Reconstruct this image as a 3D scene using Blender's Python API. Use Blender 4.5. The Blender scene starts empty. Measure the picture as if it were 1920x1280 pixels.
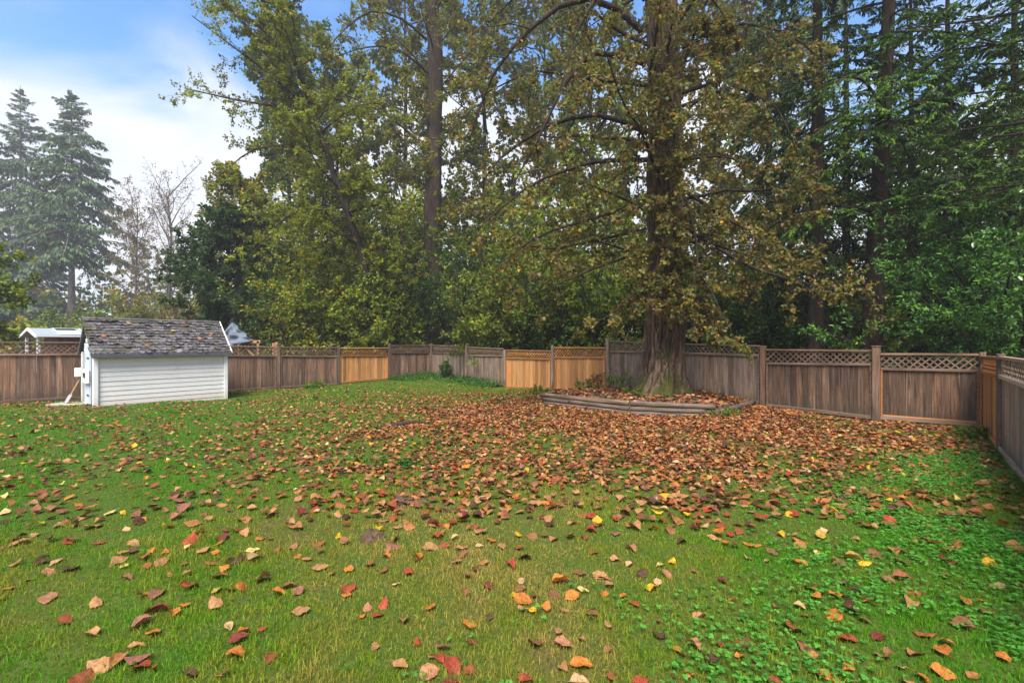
import bpy, bmesh, math, random
import numpy as np
from math import radians as RAD
from mathutils import Vector, Matrix, Euler

scene = bpy.context.scene
COL = scene.collection
F = 870.0            # focal length in photo pixels (1920 wide)
EYE = 1.8

# ---------------------------------------------------------------- camera
cam_d = bpy.data.cameras.new('camera')
cam_d.sensor_width = 36.0
cam_d.lens = 36.0 * F / 1920.0
cam_d.clip_start = 0.05
cam_d.clip_end = 1500
cam = bpy.data.objects.new('camera', cam_d)
COL.objects.link(cam)
cam.location = (0, 0, EYE)
cam.rotation_euler = (RAD(90), 0, 0)
scene.camera = cam

# ---------------------------------------------------------------- light
SUN_EL, SUN_AZ = 56.0, 190.0     # azimuth clockwise from +Y
EXPOSURE = 2.55
scene.view_settings.view_transform = 'Standard'
scene.view_settings.look = 'None'
scene.view_settings.gamma = 1.0
scene.view_settings.exposure = EXPOSURE
scene.view_settings.use_curve_mapping = False

def build_world():
    w = bpy.data.worlds.new('World')
    scene.world = w
    w.use_nodes = True
    nt = w.node_tree
    nt.nodes.clear()
    N, L = nt.nodes, nt.links
    out = N.new('ShaderNodeOutputWorld')
    bg = N.new('ShaderNodeBackground')
    sky = N.new('ShaderNodeTexSky')
    sky.sky_type = 'NISHITA'
    sky.sun_disc = False
    sky.sun_elevation = RAD(SUN_EL)
    sky.sun_rotation = RAD(SUN_AZ)
    sky.air_density = 1.0
    sky.dust_density = 0.4
    sky.ozone_density = 2.5
    tc = N.new('ShaderNodeTexCoord')
    sep = N.new('ShaderNodeSeparateXYZ')
    L.new(tc.outputs['Generated'], sep.inputs[0])
    mp = N.new('ShaderNodeMapping')
    mp.inputs['Scale'].default_value = (1.0, 1.0, 1.9)
    L.new(tc.outputs['Generated'], mp.inputs[0])
    nz = N.new('ShaderNodeTexNoise')
    nz.inputs['Scale'].default_value = 2.3
    nz.inputs['Detail'].default_value = 9
    nz.inputs['Roughness'].default_value = 0.52
    nz.inputs['Distortion'].default_value = 0.35
    L.new(mp.outputs[0], nz.inputs['Vector'])
    # cloud cover: closed low down, breaking up higher
    m1 = N.new('ShaderNodeMath'); m1.operation = 'MULTIPLY_ADD'
    L.new(sep.outputs['Z'], m1.inputs[0]); m1.inputs[1].default_value = -5.0; m1.inputs[2].default_value = 2.45
    m2 = N.new('ShaderNodeMath'); m2.operation = 'MULTIPLY_ADD'
    L.new(nz.outputs['Fac'], m2.inputs[0]); m2.inputs[1].default_value = 3.6; m2.inputs[2].default_value = -1.55
    m3 = N.new('ShaderNodeMath'); m3.operation = 'MAXIMUM'
    L.new(m1.outputs[0], m3.inputs[0]); m3.inputs[1].default_value = -0.25
    m4 = N.new('ShaderNodeMath'); m4.operation = 'ADD'; m4.use_clamp = True
    L.new(m3.outputs[0], m4.inputs[0]); L.new(m2.outputs[0], m4.inputs[1])
    sm = N.new('ShaderNodeMapRange'); sm.interpolation_type = 'SMOOTHSTEP'
    L.new(m4.outputs[0], sm.inputs['Value'])
    # clouds: white with soft grey-blue structure
    nz2 = N.new('ShaderNodeTexNoise')
    nz2.inputs['Scale'].default_value = 3.1
    nz2.inputs['Detail'].default_value = 6
    L.new(mp.outputs[0], nz2.inputs['Vector'])
    cr = N.new('ShaderNodeValToRGB')
    cr.color_ramp.elements[0].position = 0.3
    cr.color_ramp.elements[0].color = (3.0, 3.25, 3.8, 1)
    cr.color_ramp.elements[1].position = 0.62
    cr.color_ramp.elements[1].color = (3.75, 3.8, 3.95, 1)
    L.new(nz2.outputs['Fac'], cr.inputs[0])
    hs = N.new('ShaderNodeMixRGB'); hs.blend_type = 'MULTIPLY'; hs.inputs[0].default_value = 1.0
    L.new(sky.outputs[0], hs.inputs[1]); hs.inputs[2].default_value = (0.62, 0.92, 1.12, 1)
    mx = N.new('ShaderNodeMixRGB')
    L.new(sm.outputs['Result'], mx.inputs[0])
    L.new(hs.outputs[0], mx.inputs[1]); L.new(cr.outputs[0], mx.inputs[2])
    L.new(mx.outputs[0], bg.inputs['Color'])
    bg.inputs['Strength'].default_value = 0.05
    L.new(bg.outputs[0], out.inputs['Surface'])
build_world()

sun_d = bpy.data.lights.new('sun', 'SUN')
sun_d.energy = 1.5
sun_d.angle = RAD(30)
sun_d.color = (1.0, 0.94, 0.84)
sun = bpy.data.objects.new('sun', sun_d)
COL.objects.link(sun)
sun.location = (-20, -20, 40)
sun.rotation_euler = (RAD(90 - SUN_EL), 0, RAD(180 - SUN_AZ))

# ================================================================ helpers
def link(o, parent=None):
    COL.objects.link(o)
    if parent is not None:
        o.parent = parent
    return o

def tag(o, label=None, cat=None, group=None, kind=None):
    if label: o['label'] = label
    if cat: o['category'] = cat
    if group: o['group'] = group
    if kind: o['kind'] = kind
    return o

def thing(name, label, cat, loc=(0, 0, 0), rz=0.0, group=None):
    o = bpy.data.objects.new(name, None)
    o.empty_display_size = 0.2
    o.location = loc
    o.rotation_euler = (0, 0, rz)
    link(o)
    return tag(o, label, cat, group)

def mk_mesh(name, V, polys, cols=None, smooth=False, mat=None):
    V = np.asarray(V, dtype=np.float32)
    me = bpy.data.meshes.new(name)
    polys = [np.asarray(p, dtype=np.int32) for p in polys if len(p)]
    me.vertices.add(len(V))
    me.vertices.foreach_set('co', V.ravel())
    idx = np.concatenate([p.ravel() for p in polys])
    tot = np.concatenate([np.full(len(p), p.shape[1], dtype=np.int32) for p in polys])
    st = np.concatenate([[0], np.cumsum(tot)[:-1]]).astype(np.int32)
    me.loops.add(len(idx))
    me.loops.foreach_set('vertex_index', idx)
    me.polygons.add(len(tot))
    me.polygons.foreach_set('loop_start', st)
    if smooth:
        me.polygons.foreach_set('use_smooth', np.ones(len(tot), dtype=bool))
    me.update(calc_edges=True)
    if cols is not None:
        a = me.attributes.new('col', 'FLOAT_COLOR', 'POINT')
        c = np.ones((len(V), 4), dtype=np.float32)
        c[:, :3] = cols
        a.data.foreach_set('color', c.ravel())
    if mat is not None:
        me.materials.append(mat)
    return me

def mobj(name, me, parent=None):
    return link(bpy.data.objects.new(name, me), parent)

def box_me(name, x0, x1, y0, y1, z0, z1, bev=0.0, mat=None, zskew=0.0):
    """box; zskew lifts the x1 end"""
    bm = bmesh.new()
    vs = [bm.verts.new((x, y, z + (zskew if x == x1 else 0))) for x in (x0, x1) for y in (y0, y1) for z in (z0, z1)]
    for f in ((0, 1, 3, 2), (4, 6, 7, 5), (0, 4, 5, 1), (2, 3, 7, 6), (0, 2, 6, 4), (1, 5, 7, 3)):
        bm.faces.new([vs[i] for i in f])
    if bev > 0:
        bmesh.ops.bevel(bm, geom=bm.edges[:], offset=bev, segments=1, affect='EDGES')
    bmesh.ops.recalc_face_normals(bm, faces=bm.faces[:])
    me = bpy.data.meshes.new(name)
    bm.to_mesh(me); bm.free()
    if mat is not None:
        me.materials.append(mat)
    return me

def bm_obj(name, bm, mat, parent=None, smooth=False):
    bmesh.ops.recalc_face_normals(bm, faces=bm.faces[:])
    me = bpy.data.meshes.new(name)
    bm.to_mesh(me); bm.free()
    if smooth:
        me.polygons.foreach_set('use_smooth', [True] * len(me.polygons))
    if mat is not None:
        me.materials.append(mat)
    return mobj(name, me, parent)

def px(x, y, Y):
    """world point seen at photo pixel x, y at depth Y"""
    return np.array([(x - 960) / F * Y, Y, EYE - (y - 640) / F * Y])

def zpx(y, Y):
    return EYE - (y - 640) / F * Y

# ================================================================ materials
class NT:
    def __init__(s, name):
        s.m = bpy.data.materials.new(name)
        s.m.use_nodes = True
        s.nt = s.m.node_tree
        s.nt.nodes.clear()
        s.out = s.n('ShaderNodeOutputMaterial')
    def n(s, t, **kw):
        nd = s.nt.nodes.new(t)
        for k, v in kw.items():
            setattr(nd, k, v)
        return nd
    def l(s, a, b):
        s.nt.links.new(a, b)
    def coord(s, kind='Object', scale=(1, 1, 1), loc=None):
        tc = s.n('ShaderNodeTexCoord')
        mp = s.n('ShaderNodeMapping')
        mp.inputs['Scale'].default_value = scale
        s.l(tc.outputs[kind], mp.inputs[0])
        if loc is not None:
            s.l(loc, mp.inputs['Location'])
        return mp.outputs[0]
    def pos(s, scale=(1, 1, 1)):
        g = s.n('ShaderNodeNewGeometry')
        mp = s.n('ShaderNodeMapping')
        mp.inputs['Scale'].default_value = scale
        s.l(g.outputs['Position'], mp.inputs[0])
        return mp.outputs[0]
    def noise(s, vec, scale=1.0, detail=4, rough=0.55, dist=0.0):
        nz = s.n('ShaderNodeTexNoise')
        nz.inputs['Scale'].default_value = scale
        nz.inputs['Detail'].default_value = detail
        nz.inputs['Roughness'].default_value = rough
        nz.inputs['Distortion'].default_value = dist
        s.l(vec, nz.inputs['Vector'])
        return nz.outputs['Fac']
    def ramp(s, fac, stops):
        r = s.n('ShaderNodeValToRGB')
        e = r.color_ramp.elements
        while len(e) < len(stops):
            e.new(0.5)
        for el, (p, c) in zip(e, stops):
            el.position = p
            el.color = (*c, 1) if len(c) == 3 else c
        s.l(fac, r.inputs[0])
        return r.outputs[0]
    def mix(s, fac, a, b, blend='MIX'):
        m = s.n('ShaderNodeMixRGB', blend_type=blend)
        for i, v in enumerate((fac, a, b)):
            if isinstance(v, (int, float)):
                m.inputs[i].default_value = v
            elif isinstance(v, tuple):
                m.inputs[i].default_value = (*v, 1)
            else:
                s.l(v, m.inputs[i])
        return m.outputs[0]
    def math(s, op, a, b=0.0, c=0.0, clamp=False):
        m = s.n('ShaderNodeMath', operation=op, use_clamp=clamp)
        for i, v in enumerate((a, b, c)):
            if isinstance(v, (int, float)):
                m.inputs[i].default_value = v
            else:
                s.l(v, m.inputs[i])
        return m.outputs[0]
    def smooth(s, v, lo, hi):
        m = s.n('ShaderNodeMapRange', interpolation_type='SMOOTHSTEP')
        s.l(v, m.inputs['Value'])
        m.inputs['From Min'].default_value = lo
        m.inputs['From Max'].default_value = hi
        return m.outputs['Result']
    def rnd(s):
        return s.n('ShaderNodeObjectInfo').outputs['Random']
    def bump(s, h, strength=0.3, dist=0.01):
        b = s.n('ShaderNodeBump')
        b.inputs['Strength'].default_value = strength
        b.inputs['Distance'].default_value = dist
        s.l(h, b.inputs['Height'])
        return b.outputs[0]
    def bsdf(s, color, rough=0.8, normal=None, spec=0.3):
        p = s.n('ShaderNodeBsdfPrincipled')
        if isinstance(color, tuple):
            p.inputs['Base Color'].default_value = (*color, 1)
        else:
            s.l(color, p.inputs['Base Color'])
        if isinstance(rough, (int, float)):
            p.inputs['Roughness'].default_value = rough
        else:
            s.l(rough, p.inputs['Roughness'])
        p.inputs['Specular IOR Level'].default_value = spec
        if normal is not None:
            s.l(normal, p.inputs['Normal'])
        return p.outputs[0]
    def done(s, sh):
        s.l(sh, s.out.inputs['Surface'])
        return s.m

def wood_mat(name, dark, mid, light, axis='z', stain=0.5, stain_col=(0.034, 0.027, 0.021), green=0.0, rough=0.85):
    t = NT(name)
    rn = t.rnd()
    off = t.n('ShaderNodeCombineXYZ')
    for i in range(3):
        t.l(t.math('MULTIPLY', rn, (37.0, 53.0, 71.0)[i]), off.inputs[i])
    sc = {'z': (30, 30, 1.3), 'x': (1.3, 30, 30)}[axis]
    sc2 = {'z': (7, 7, 0.8), 'x': (0.8, 7, 7)}[axis]
    v = t.coord('Object', sc, off.outputs[0])
    grain = t.noise(v, 1.0, 6, 0.6, 0.4)
    col = t.ramp(grain, [(0.28, dark), (0.52, mid), (0.78, light)])
    tone = t.ramp(rn, [(0.0, (0.5, 0.45, 0.43)), (0.2, (1.05, 0.92, 0.84)), (0.4, (0.68, 0.66, 0.66)), (0.6, (1.3, 1.06, 0.9)), (0.8, (0.8, 0.78, 0.78)), (1.0, (1.5, 1.36, 1.25))])
    col = t.mix(1.0, col, tone, 'MULTIPLY')
    st = t.noise(t.coord('Object', sc2, off.outputs[0]), 1.0, 4, 0.6, 0.6)
    stf = t.math('MULTIPLY', t.smooth(st, 0.5, 0.72), stain)
    col = t.mix(stf, col, stain_col)
    if green > 0:
        g = t.noise(t.pos((0.9, 0.9, 1.6)), 2.0, 5)
        col = t.mix(t.math('MULTIPLY', t.smooth(g, 0.52, 0.7), green), col, (0.06, 0.075, 0.03))
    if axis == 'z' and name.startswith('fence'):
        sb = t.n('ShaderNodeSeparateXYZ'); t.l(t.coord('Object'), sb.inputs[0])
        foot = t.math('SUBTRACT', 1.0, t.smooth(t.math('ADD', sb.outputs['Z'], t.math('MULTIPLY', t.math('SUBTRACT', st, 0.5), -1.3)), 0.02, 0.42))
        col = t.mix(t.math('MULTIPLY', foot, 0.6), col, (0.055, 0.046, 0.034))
    kn = t.n('ShaderNodeTexVoronoi'); kn.inputs['Scale'].default_value = 1.0
    t.l(t.coord('Object', {'z': (9, 9, 3.2), 'x': (3.2, 9, 9)}[axis], off.outputs[0]), kn.inputs['Vector'])
    kf = t.math('SUBTRACT', 1.0, t.smooth(kn.outputs['Distance'], 0.03, 0.13))
    col = t.mix(t.math('MULTIPLY', kf, 0.7), col, tuple(c * 0.5 for c in dark))
    return t.done(t.bsdf(col, rough, t.bump(grain, 0.5, 0.004), 0.2))

M = {}
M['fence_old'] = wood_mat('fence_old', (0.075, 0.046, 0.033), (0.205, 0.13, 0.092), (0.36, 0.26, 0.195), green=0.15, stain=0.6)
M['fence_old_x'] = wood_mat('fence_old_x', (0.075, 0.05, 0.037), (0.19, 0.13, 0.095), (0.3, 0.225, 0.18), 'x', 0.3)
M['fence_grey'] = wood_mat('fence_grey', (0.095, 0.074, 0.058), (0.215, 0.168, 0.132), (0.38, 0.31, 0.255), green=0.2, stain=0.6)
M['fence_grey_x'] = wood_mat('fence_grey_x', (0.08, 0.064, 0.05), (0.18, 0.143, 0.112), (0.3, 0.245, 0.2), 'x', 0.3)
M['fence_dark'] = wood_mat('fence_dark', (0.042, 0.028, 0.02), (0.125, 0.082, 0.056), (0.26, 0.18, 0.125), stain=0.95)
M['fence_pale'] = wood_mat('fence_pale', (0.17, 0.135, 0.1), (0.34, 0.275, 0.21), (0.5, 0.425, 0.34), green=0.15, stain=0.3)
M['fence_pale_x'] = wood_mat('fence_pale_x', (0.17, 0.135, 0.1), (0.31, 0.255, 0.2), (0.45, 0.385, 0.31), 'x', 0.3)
M['cedar'] = wood_mat('cedar', (0.3, 0.135, 0.042), (0.46, 0.24, 0.09), (0.58, 0.36, 0.17), stain=0.1, stain_col=(0.2, 0.07, 0.03), rough=0.7)
M['cedar_x'] = wood_mat('cedar_x', (0.26, 0.11, 0.035), (0.38, 0.185, 0.068), (0.5, 0.28, 0.12), 'x', 0.12, (0.2, 0.07, 0.03), rough=0.7)
M['log'] = wood_mat('log', (0.05, 0.04, 0.032), (0.15, 0.12, 0.095), (0.30, 0.26, 0.22), 'x', 0.7, green=0.35)
M['pole'] = wood_mat('pole', (0.2, 0.13, 0.07), (0.36, 0.25, 0.14), (0.46, 0.34, 0.21), 'x', 0.2)

def shingle_mat():
    t = NT('shingle')
    rn = t.rnd()
    n = t.noise(t.pos((14, 14, 14)), 1.0, 5, 0.65)
    base = t.ramp(rn, [(0.0, (0.055, 0.05, 0.05)), (0.3, (0.09, 0.082, 0.082)), (0.5, (0.14, 0.13, 0.13)), (0.7, (0.07, 0.06, 0.056)), (0.85, (0.185, 0.175, 0.175)), (1.0, (0.06, 0.05, 0.046))])
    col = t.mix(0.8, base, t.ramp(n, [(0.3, (0.5, 0.47, 0.46)), (0.7, (1.4, 1.38, 1.4))]), 'MULTIPLY')
    mo = t.noise(t.pos((3, 3, 3)), 1.0, 4)
    col = t.mix(t.math('MULTIPLY', t.smooth(mo, 0.5, 0.68), 0.7), col, (0.085, 0.078, 0.045))
    return t.done(t.bsdf(col, 0.9, t.bump(n, 0.6, 0.01), 0.2))
M['shingle'] = shingle_mat()

def paint_mat(name, col, grime=(0.3, 0.25, 0.18), amt=0.25, rough=0.55, low=None):
    t = NT(name)
    n = t.noise(t.pos((2.2, 2.2, 5)), 1.0, 6, 0.65)
    c = t.mix(t.math('MULTIPLY', t.smooth(n, 0.48, 0.75), amt), col, grime)
    fine = t.noise(t.pos((40, 40, 8)), 1.0, 3)
    c = t.mix(t.math('MULTIPLY', t.smooth(fine, 0.55, 0.8), amt * 0.6), c, grime)
    if low is not None:
        g = t.n('ShaderNodeNewGeometry'); s = t.n('ShaderNodeSeparateXYZ')
        t.l(g.outputs['Position'], s.inputs[0])
        h = t.math('MULTIPLY_ADD', n, 0.5, s.outputs['Z'])
        f = t.math('SUBTRACT', 1.0, t.smooth(h, 0.18, 0.55))
        c = t.mix(t.math('MULTIPLY', f, 0.55), c, low)
    return t.done(t.bsdf(c, rough, t.bump(fine, 0.1, 0.003), 0.35))
M['siding'] = paint_mat('siding', (0.66, 0.63, 0.60), (0.42, 0.39, 0.31), 0.3, 0.55, (0.5, 0.4, 0.27))
M['trim_white'] = paint_mat('trim_white', (0.74, 0.73, 0.70), (0.42, 0.37, 0.28), 0.35, 0.55, (0.5, 0.4, 0.27))
M['barge'] = paint_mat('barge', (0.78, 0.72, 0.7), (0.55, 0.35, 0.3), 0.25)
M['door'] = paint_mat('door', (0.56, 0.62, 0.68), (0.3, 0.28, 0.26), 0.4)
M['fascia'] = paint_mat('fascia', (0.085, 0.085, 0.095), (0.18, 0.17, 0.16), 0.4, 0.6)
M['box_white'] = paint_mat('box_white', (0.74, 0.75, 0.75), (0.45, 0.42, 0.36), 0.2)
M['metal_dark'] = paint_mat('metal_dark', (0.05, 0.05, 0.055), (0.16, 0.1, 0.06), 0.4, 0.45)
M['shed_inner'] = paint_mat('shed_inner', (0.12, 0.1, 0.085), (0.05, 0.04, 0.03), 0.5, 0.9)
M['metal_roof'] = paint_mat('metal_roof', (0.30, 0.33, 0.35), (0.4, 0.4, 0.38), 0.3, 0.45)
M['roof_sheet'] = paint_mat('roof_sheet', (0.5, 0.52, 0.54), (0.3, 0.3, 0.28), 0.3, 0.5)
M['roof_glass'] = paint_mat('roof_glass', (0.03, 0.035, 0.05), (0.08, 0.08, 0.08), 0.2, 0.25)
M['timber_wall'] = wood_mat('timber_wall', (0.09, 0.04, 0.02), (0.22, 0.1, 0.05), (0.33, 0.17, 0.09), 'x', 0.5)
M['concrete'] = paint_mat('concrete', (0.34, 0.32, 0.29), (0.14, 0.13, 0.09), 0.6, 0.9)
M['raw_timber'] = wood_mat('raw_timber', (0.24, 0.14, 0.07), (0.4, 0.25, 0.13), (0.5, 0.34, 0.2), 'x', 0.2)

def tarp_mat():
    t = NT('tarp')
    n = t.noise(t.coord('Object', (3, 3, 3)), 1.0, 5)
    c = t.ramp(n, [(0.3, (0.075, 0.09, 0.115)), (0.7, (0.15, 0.175, 0.215))])
    return t.done(t.bsdf(c, 0.6, t.bump(n, 0.3, 0.05), 0.2))
M['tarp'] = tarp_mat()

def leaf_mat(name, trans=0.42, rough=0.5, spec=0.12, tint=1.25):
    """colour comes from each leaf's own attribute"""
    t = NT(name)
    a = t.n('ShaderNodeAttribute', attribute_name='col')
    p = t.bsdf(a.outputs['Color'], rough, None, spec)
    tr = t.n('ShaderNodeBsdfTranslucent')
    c2 = t.mix(1.0, a.outputs['Color'], (tint, tint * 1.05, tint * 0.7), 'MULTIPLY')
    t.l(c2, tr.inputs['Color'])
    ms = t.n('ShaderNodeMixShader')
    ms.inputs[0].default_value = trans
    t.l(p, ms.inputs[1]); t.l(tr.outputs[0], ms.inputs[2])
    return t.done(ms.outputs[0])
M['leaf'] = leaf_mat('leaf')
M['needle'] = leaf_mat('needle', 0.12, 0.6, 0.08, 1.1)
M['glossy_leaf'] = leaf_mat('glossy_leaf', 0.15, 0.42, 0.28, 1.2)
M['blade'] = leaf_mat('blade', 0.35, 0.6, 0.05, 1.2)

def dead_leaf_mat(name, attr):
    """fallen leaf: own colour, veins, blotches"""
    t = NT(name)
    if attr:
        src = t.n('ShaderNodeAttribute', attribute_name='col').outputs['Color']
        v = t.pos((26, 26, 26))
    else:
        src = t.n('ShaderNodeObjectInfo').outputs['Color']
        v = t.coord('Object', (5, 5, 5), t.n('ShaderNodeObjectInfo').outputs['Location'])
    n = t.noise(v, 1.0, 6, 0.65)
    c = t.mix(0.75, src, t.ramp(n, [(0.28, (0.22, 0.16, 0.14)), (0.5, (0.95, 0.92, 0.9)), (0.72, (1.6, 1.4, 1.15))]), 'MULTIPLY')
    n2 = t.noise(v, 3.7, 3, 0.6)
    c = t.mix(t.math('MULTIPLY', t.smooth(n2, 0.62, 0.72), 0.65), c, (0.05, 0.025, 0.015))
    nrm = None
    if not attr:
        # midrib and side veins, drawn from the leaf's own coordinates
        tc = t.n('ShaderNodeTexCoord'); s = t.n('ShaderNodeSeparateXYZ')
        t.l(tc.outputs['Object'], s.inputs[0])
        ay = t.math('ABSOLUTE', s.outputs['Y'])
        rib = t.math('SUBTRACT', 1.0, t.smooth(ay, 0.004, 0.018))
        w = t.math('FRACT', t.math('MULTIPLY', t.math('SUBTRACT', s.outputs['X'], t.math('MULTIPLY', ay, 0.8)), 7.0))
        vein = t.math('SUBTRACT', 1.0, t.smooth(t.math('ABSOLUTE', t.math('SUBTRACT', w, 0.5)), 0.03, 0.12))
        vv = t.math('MAXIMUM', rib, t.math('MULTIPLY', vein, 0.5))
        c = t.mix(t.math('MULTIPLY', vv, 0.35), c, (0.5, 0.32, 0.16))
        nrm = t.bump(t.math('MULTIPLY_ADD', n, 0.6, vv), 0.5, 0.004)
    p = t.bsdf(c, 0.55, nrm, 0.18)
    tr = t.n('ShaderNodeBsdfTranslucent')
    t.l(c, tr.inputs['Color'])
    ms = t.n('ShaderNodeMixShader'); ms.inputs[0].default_value = 0.15
    t.l(p, ms.inputs[1]); t.l(tr.outputs[0], ms.inputs[2])
    return t.done(ms.outputs[0])
M['fallen'] = dead_leaf_mat('fallen', False)
M['litter'] = dead_leaf_mat('litter', True)

def bark_mat(name, dark, mid, light, moss=0.0, scale=(9, 9, 1.6), coords='Object', bump=0.9):
    t = NT(name)
    v = t.coord('Object', scale)
    n = t.noise(v, 1.0, 7, 0.65, 0.8)
    if name == 'bark_big':
        n = t.math('ADD', t.math('MULTIPLY', n, 0.72), t.math('MULTIPLY', t.noise(t.coord('Object', (26, 26, 9)), 1.0, 5, 0.7, 1.2), 0.28))
    c = t.ramp(n, [(0.3, dark), (0.52, mid), (0.75, light)])
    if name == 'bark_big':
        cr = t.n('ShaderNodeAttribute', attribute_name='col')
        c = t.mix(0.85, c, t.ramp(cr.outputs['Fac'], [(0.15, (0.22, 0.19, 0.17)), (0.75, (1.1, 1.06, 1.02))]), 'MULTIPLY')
    if moss > 0:
        m = t.noise(t.pos((1.3, 1.3, 0.8)), 1.6, 5, 0.6)
        if name == 'bark_big':
            so = t.n('ShaderNodeSeparateXYZ'); t.l(t.coord('Object'), so.inputs[0])
            m = t.math('ADD', m, t.math('MULTIPLY', t.math('SUBTRACT', 1.0, t.smooth(so.outputs['Z'], 0.0, 1.1)), 0.16))
        c = t.mix(t.math('MULTIPLY', t.smooth(m, 0.66 - 0.2 * moss, 0.8 - 0.2 * moss), 0.9), c, (0.05, 0.053, 0.012))
    return t.done(t.bsdf(c, 0.95, t.bump(n, bump, 0.03), 0.1))
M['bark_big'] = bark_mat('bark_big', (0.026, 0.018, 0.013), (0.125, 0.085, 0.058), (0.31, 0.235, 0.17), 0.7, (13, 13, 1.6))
M['bark'] = bark_mat('bark', (0.018, 0.013, 0.01), (0.055, 0.039, 0.028), (0.12, 0.09, 0.068), 0.5)
M['bark_dark'] = bark_mat('bark_dark', (0.014, 0.01, 0.008), (0.04, 0.028, 0.021), (0.085, 0.062, 0.048), 0.3)
M['bark_pale'] = bark_mat('bark_pale', (0.1, 0.075, 0.065), (0.22, 0.17, 0.15), (0.33, 0.27, 0.25), 0.0, (3, 3, 0.8))
M['bark_grey'] = bark_mat('bark_grey', (0.055, 0.042, 0.034), (0.12, 0.095, 0.077), (0.2, 0.165, 0.14), 0.0, (4, 4, 0.8))

def ground_mat():
    t = NT('lawn_soil')
    p = t.pos()
    n = t.noise(p, 0.55, 6, 0.6)
    f = t.noise(p, 38.0, 5, 0.7)
    c = t.ramp(n, [(0.35, (0.06, 0.11, 0.014)), (0.55, (0.09, 0.105, 0.02)), (0.66, (0.125, 0.09, 0.035))])
    c = t.mix(0.75, c, t.ramp(f, [(0.3, (0.2, 0.2, 0.18)), (0.7, (1.3, 1.3, 1.2))]), 'MULTIPLY')
    # under the trees beyond the fence: leaf mould
    a = t.n('ShaderNodeAttribute', attribute_name='col')
    s = t.n('ShaderNodeSeparateColor')
    t.l(a.outputs['Color'], s.inputs[0])
    c = t.mix(s.outputs[0], c, t.ramp(f, [(0.3, (0.035, 0.026, 0.016)), (0.7, (0.12, 0.075, 0.04))]))
    return t.done(t.bsdf(c, 0.95, t.bump(f, 0.7, 0.02), 0.1))
M['ground'] = ground_mat()

def soil_mat():
    t = NT('soil')
    f = t.noise(t.pos((20, 20, 20)), 1.0, 6, 0.7)
    c = t.ramp(f, [(0.3, (0.03, 0.021, 0.014)), (0.7, (0.16, 0.11, 0.07))])
    return t.done(t.bsdf(c, 0.95, t.bump(f, 0.8, 0.03), 0.1))
M['soil'] = soil_mat()
# ================================================================ plan of the yard
def on_line(x, line):
    r = (x - 960) / F
    if line == 'L':
        Y = 28.27 / (1 - 0.9916 * r)
    elif line == 'B':
        Y = 19.73 / (1 + 1.043 * r)
    return np.array([r * Y, Y])
CORNER = np.array([-4.21, 24.1])
RC = on_line(1841, 'B')
RD = np.array([-0.652, -0.758])

# name, end points (plan), y of top / mid / bottom in the photo at both ends
def seg(line, xa, xb, *ys):
    return on_line(xa, line), on_line(xb, line), ys
PANELS = [
    # run, style, (p0, p1, tops), label
    ('L', 'old', seg('L', -22, 205, 641, 642, 665, 663.5, 758.5, 744.5), 'weathered brown panel with a kick board left of the shed'),
    ('L', 'old', seg('L', 210, 312, 642, 646, 663.5, 666, 744.5, 741), None),
    ('L', 'old', seg('L', 316, 518, 646, 650.5, 666, 667.5, 741, 729.5), 'weathered brown panel beside the shed'),
    ('L', 'old', seg('L', 526, 632, 650.5, 651, 667, 668, 728.5, 722), None),
    ('L', 'cedar', seg('L', 638, 727, 652, 652, 667, 666.5, 719.5, 711.5), 'new orange cedar panel in the long left run'),
    ('L', 'old', seg('L', 733, 805, 647.5, 647, 661, 661.5, 712, 705.5), None),
    ('B', 'grey', seg('B', 811, 871, 647, 649, 661, 662, 705.5, 713), None),
    ('B', 'grey', seg('B', 877, 944, 650.5, 653.5, 666, 667, 713, 724), None),
    ('B', 'cedar', seg('B', 949, 1033, 656, 657.5, 671, 673, 727.5, 731.5), 'new orange cedar panel standing lower than its neighbours'),
    ('B', 'cedar', seg('B', 1039, 1136, 651, 651.5, 669.5, 670, 732, 737), 'new orange cedar panel ending at the tall grey post'),
    ('B', 'grey', seg('B', 1144, 1264, 639.5, 643, 658.5, 661, 738, 742), None),
    ('B', 'grey', seg('B', 1270, 1424, 644, 648, 662, 666, 742, 757), None),
    ('B', 'dark', seg('B', 1437, 1635, 655, 657, 681, 683, 763, 787), 'dark streaked panel under the drooping bough'),
    ('B', 'dark', seg('B', 1651, 1837, 663, 664, 691, 695, 787, 802), 'panel of black stained boards in an orange frame'),
]
def rpt(t):
    return RC + RD * t

# control points of the ground: measured fence foot heights
GC = []
for run, st, (p0, p1, ys), lb in PANELS:
    GC.append((p0[0], p0[1], zpx(ys[4], p0[1])))
    GC.append((p1[0], p1[1], zpx(ys[5], p1[1])))
GC.append((-8.8, 15.3, -0.11))
GC = np.array(GC)

def gz(x, y):
    x = np.asarray(x, float); y = np.asarray(y, float)
    d2 = (x[..., None] - GC[:, 0]) ** 2 + (y[..., None] - GC[:, 1]) ** 2 + 0.05
    w = d2 ** -1.5
    base = (w * GC[:, 2]).sum(-1) / (w.sum(-1) + 1.6 ** -3)
    return base + 0.018 * np.sin(x * 1.3 + 0.5) * np.cos(y * 1.1) + 0.012 * np.sin(x * 2.9 + y * 2.3)

def beyond(x, y):
    """> 0 behind the fences (distance)"""
    x = np.asarray(x, float); y = np.asarray(y, float)
    dl = (y - (28.27 + 0.9916 * x)) / 1.408
    db = (y - (19.73 - 1.043 * x)) / 1.445
    n = np.array([0.758, -0.652])
    dr = (x - RC[0]) * n[0] + (y - RC[1]) * n[1]
    return np.maximum(np.maximum(dl, db), dr)

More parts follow.
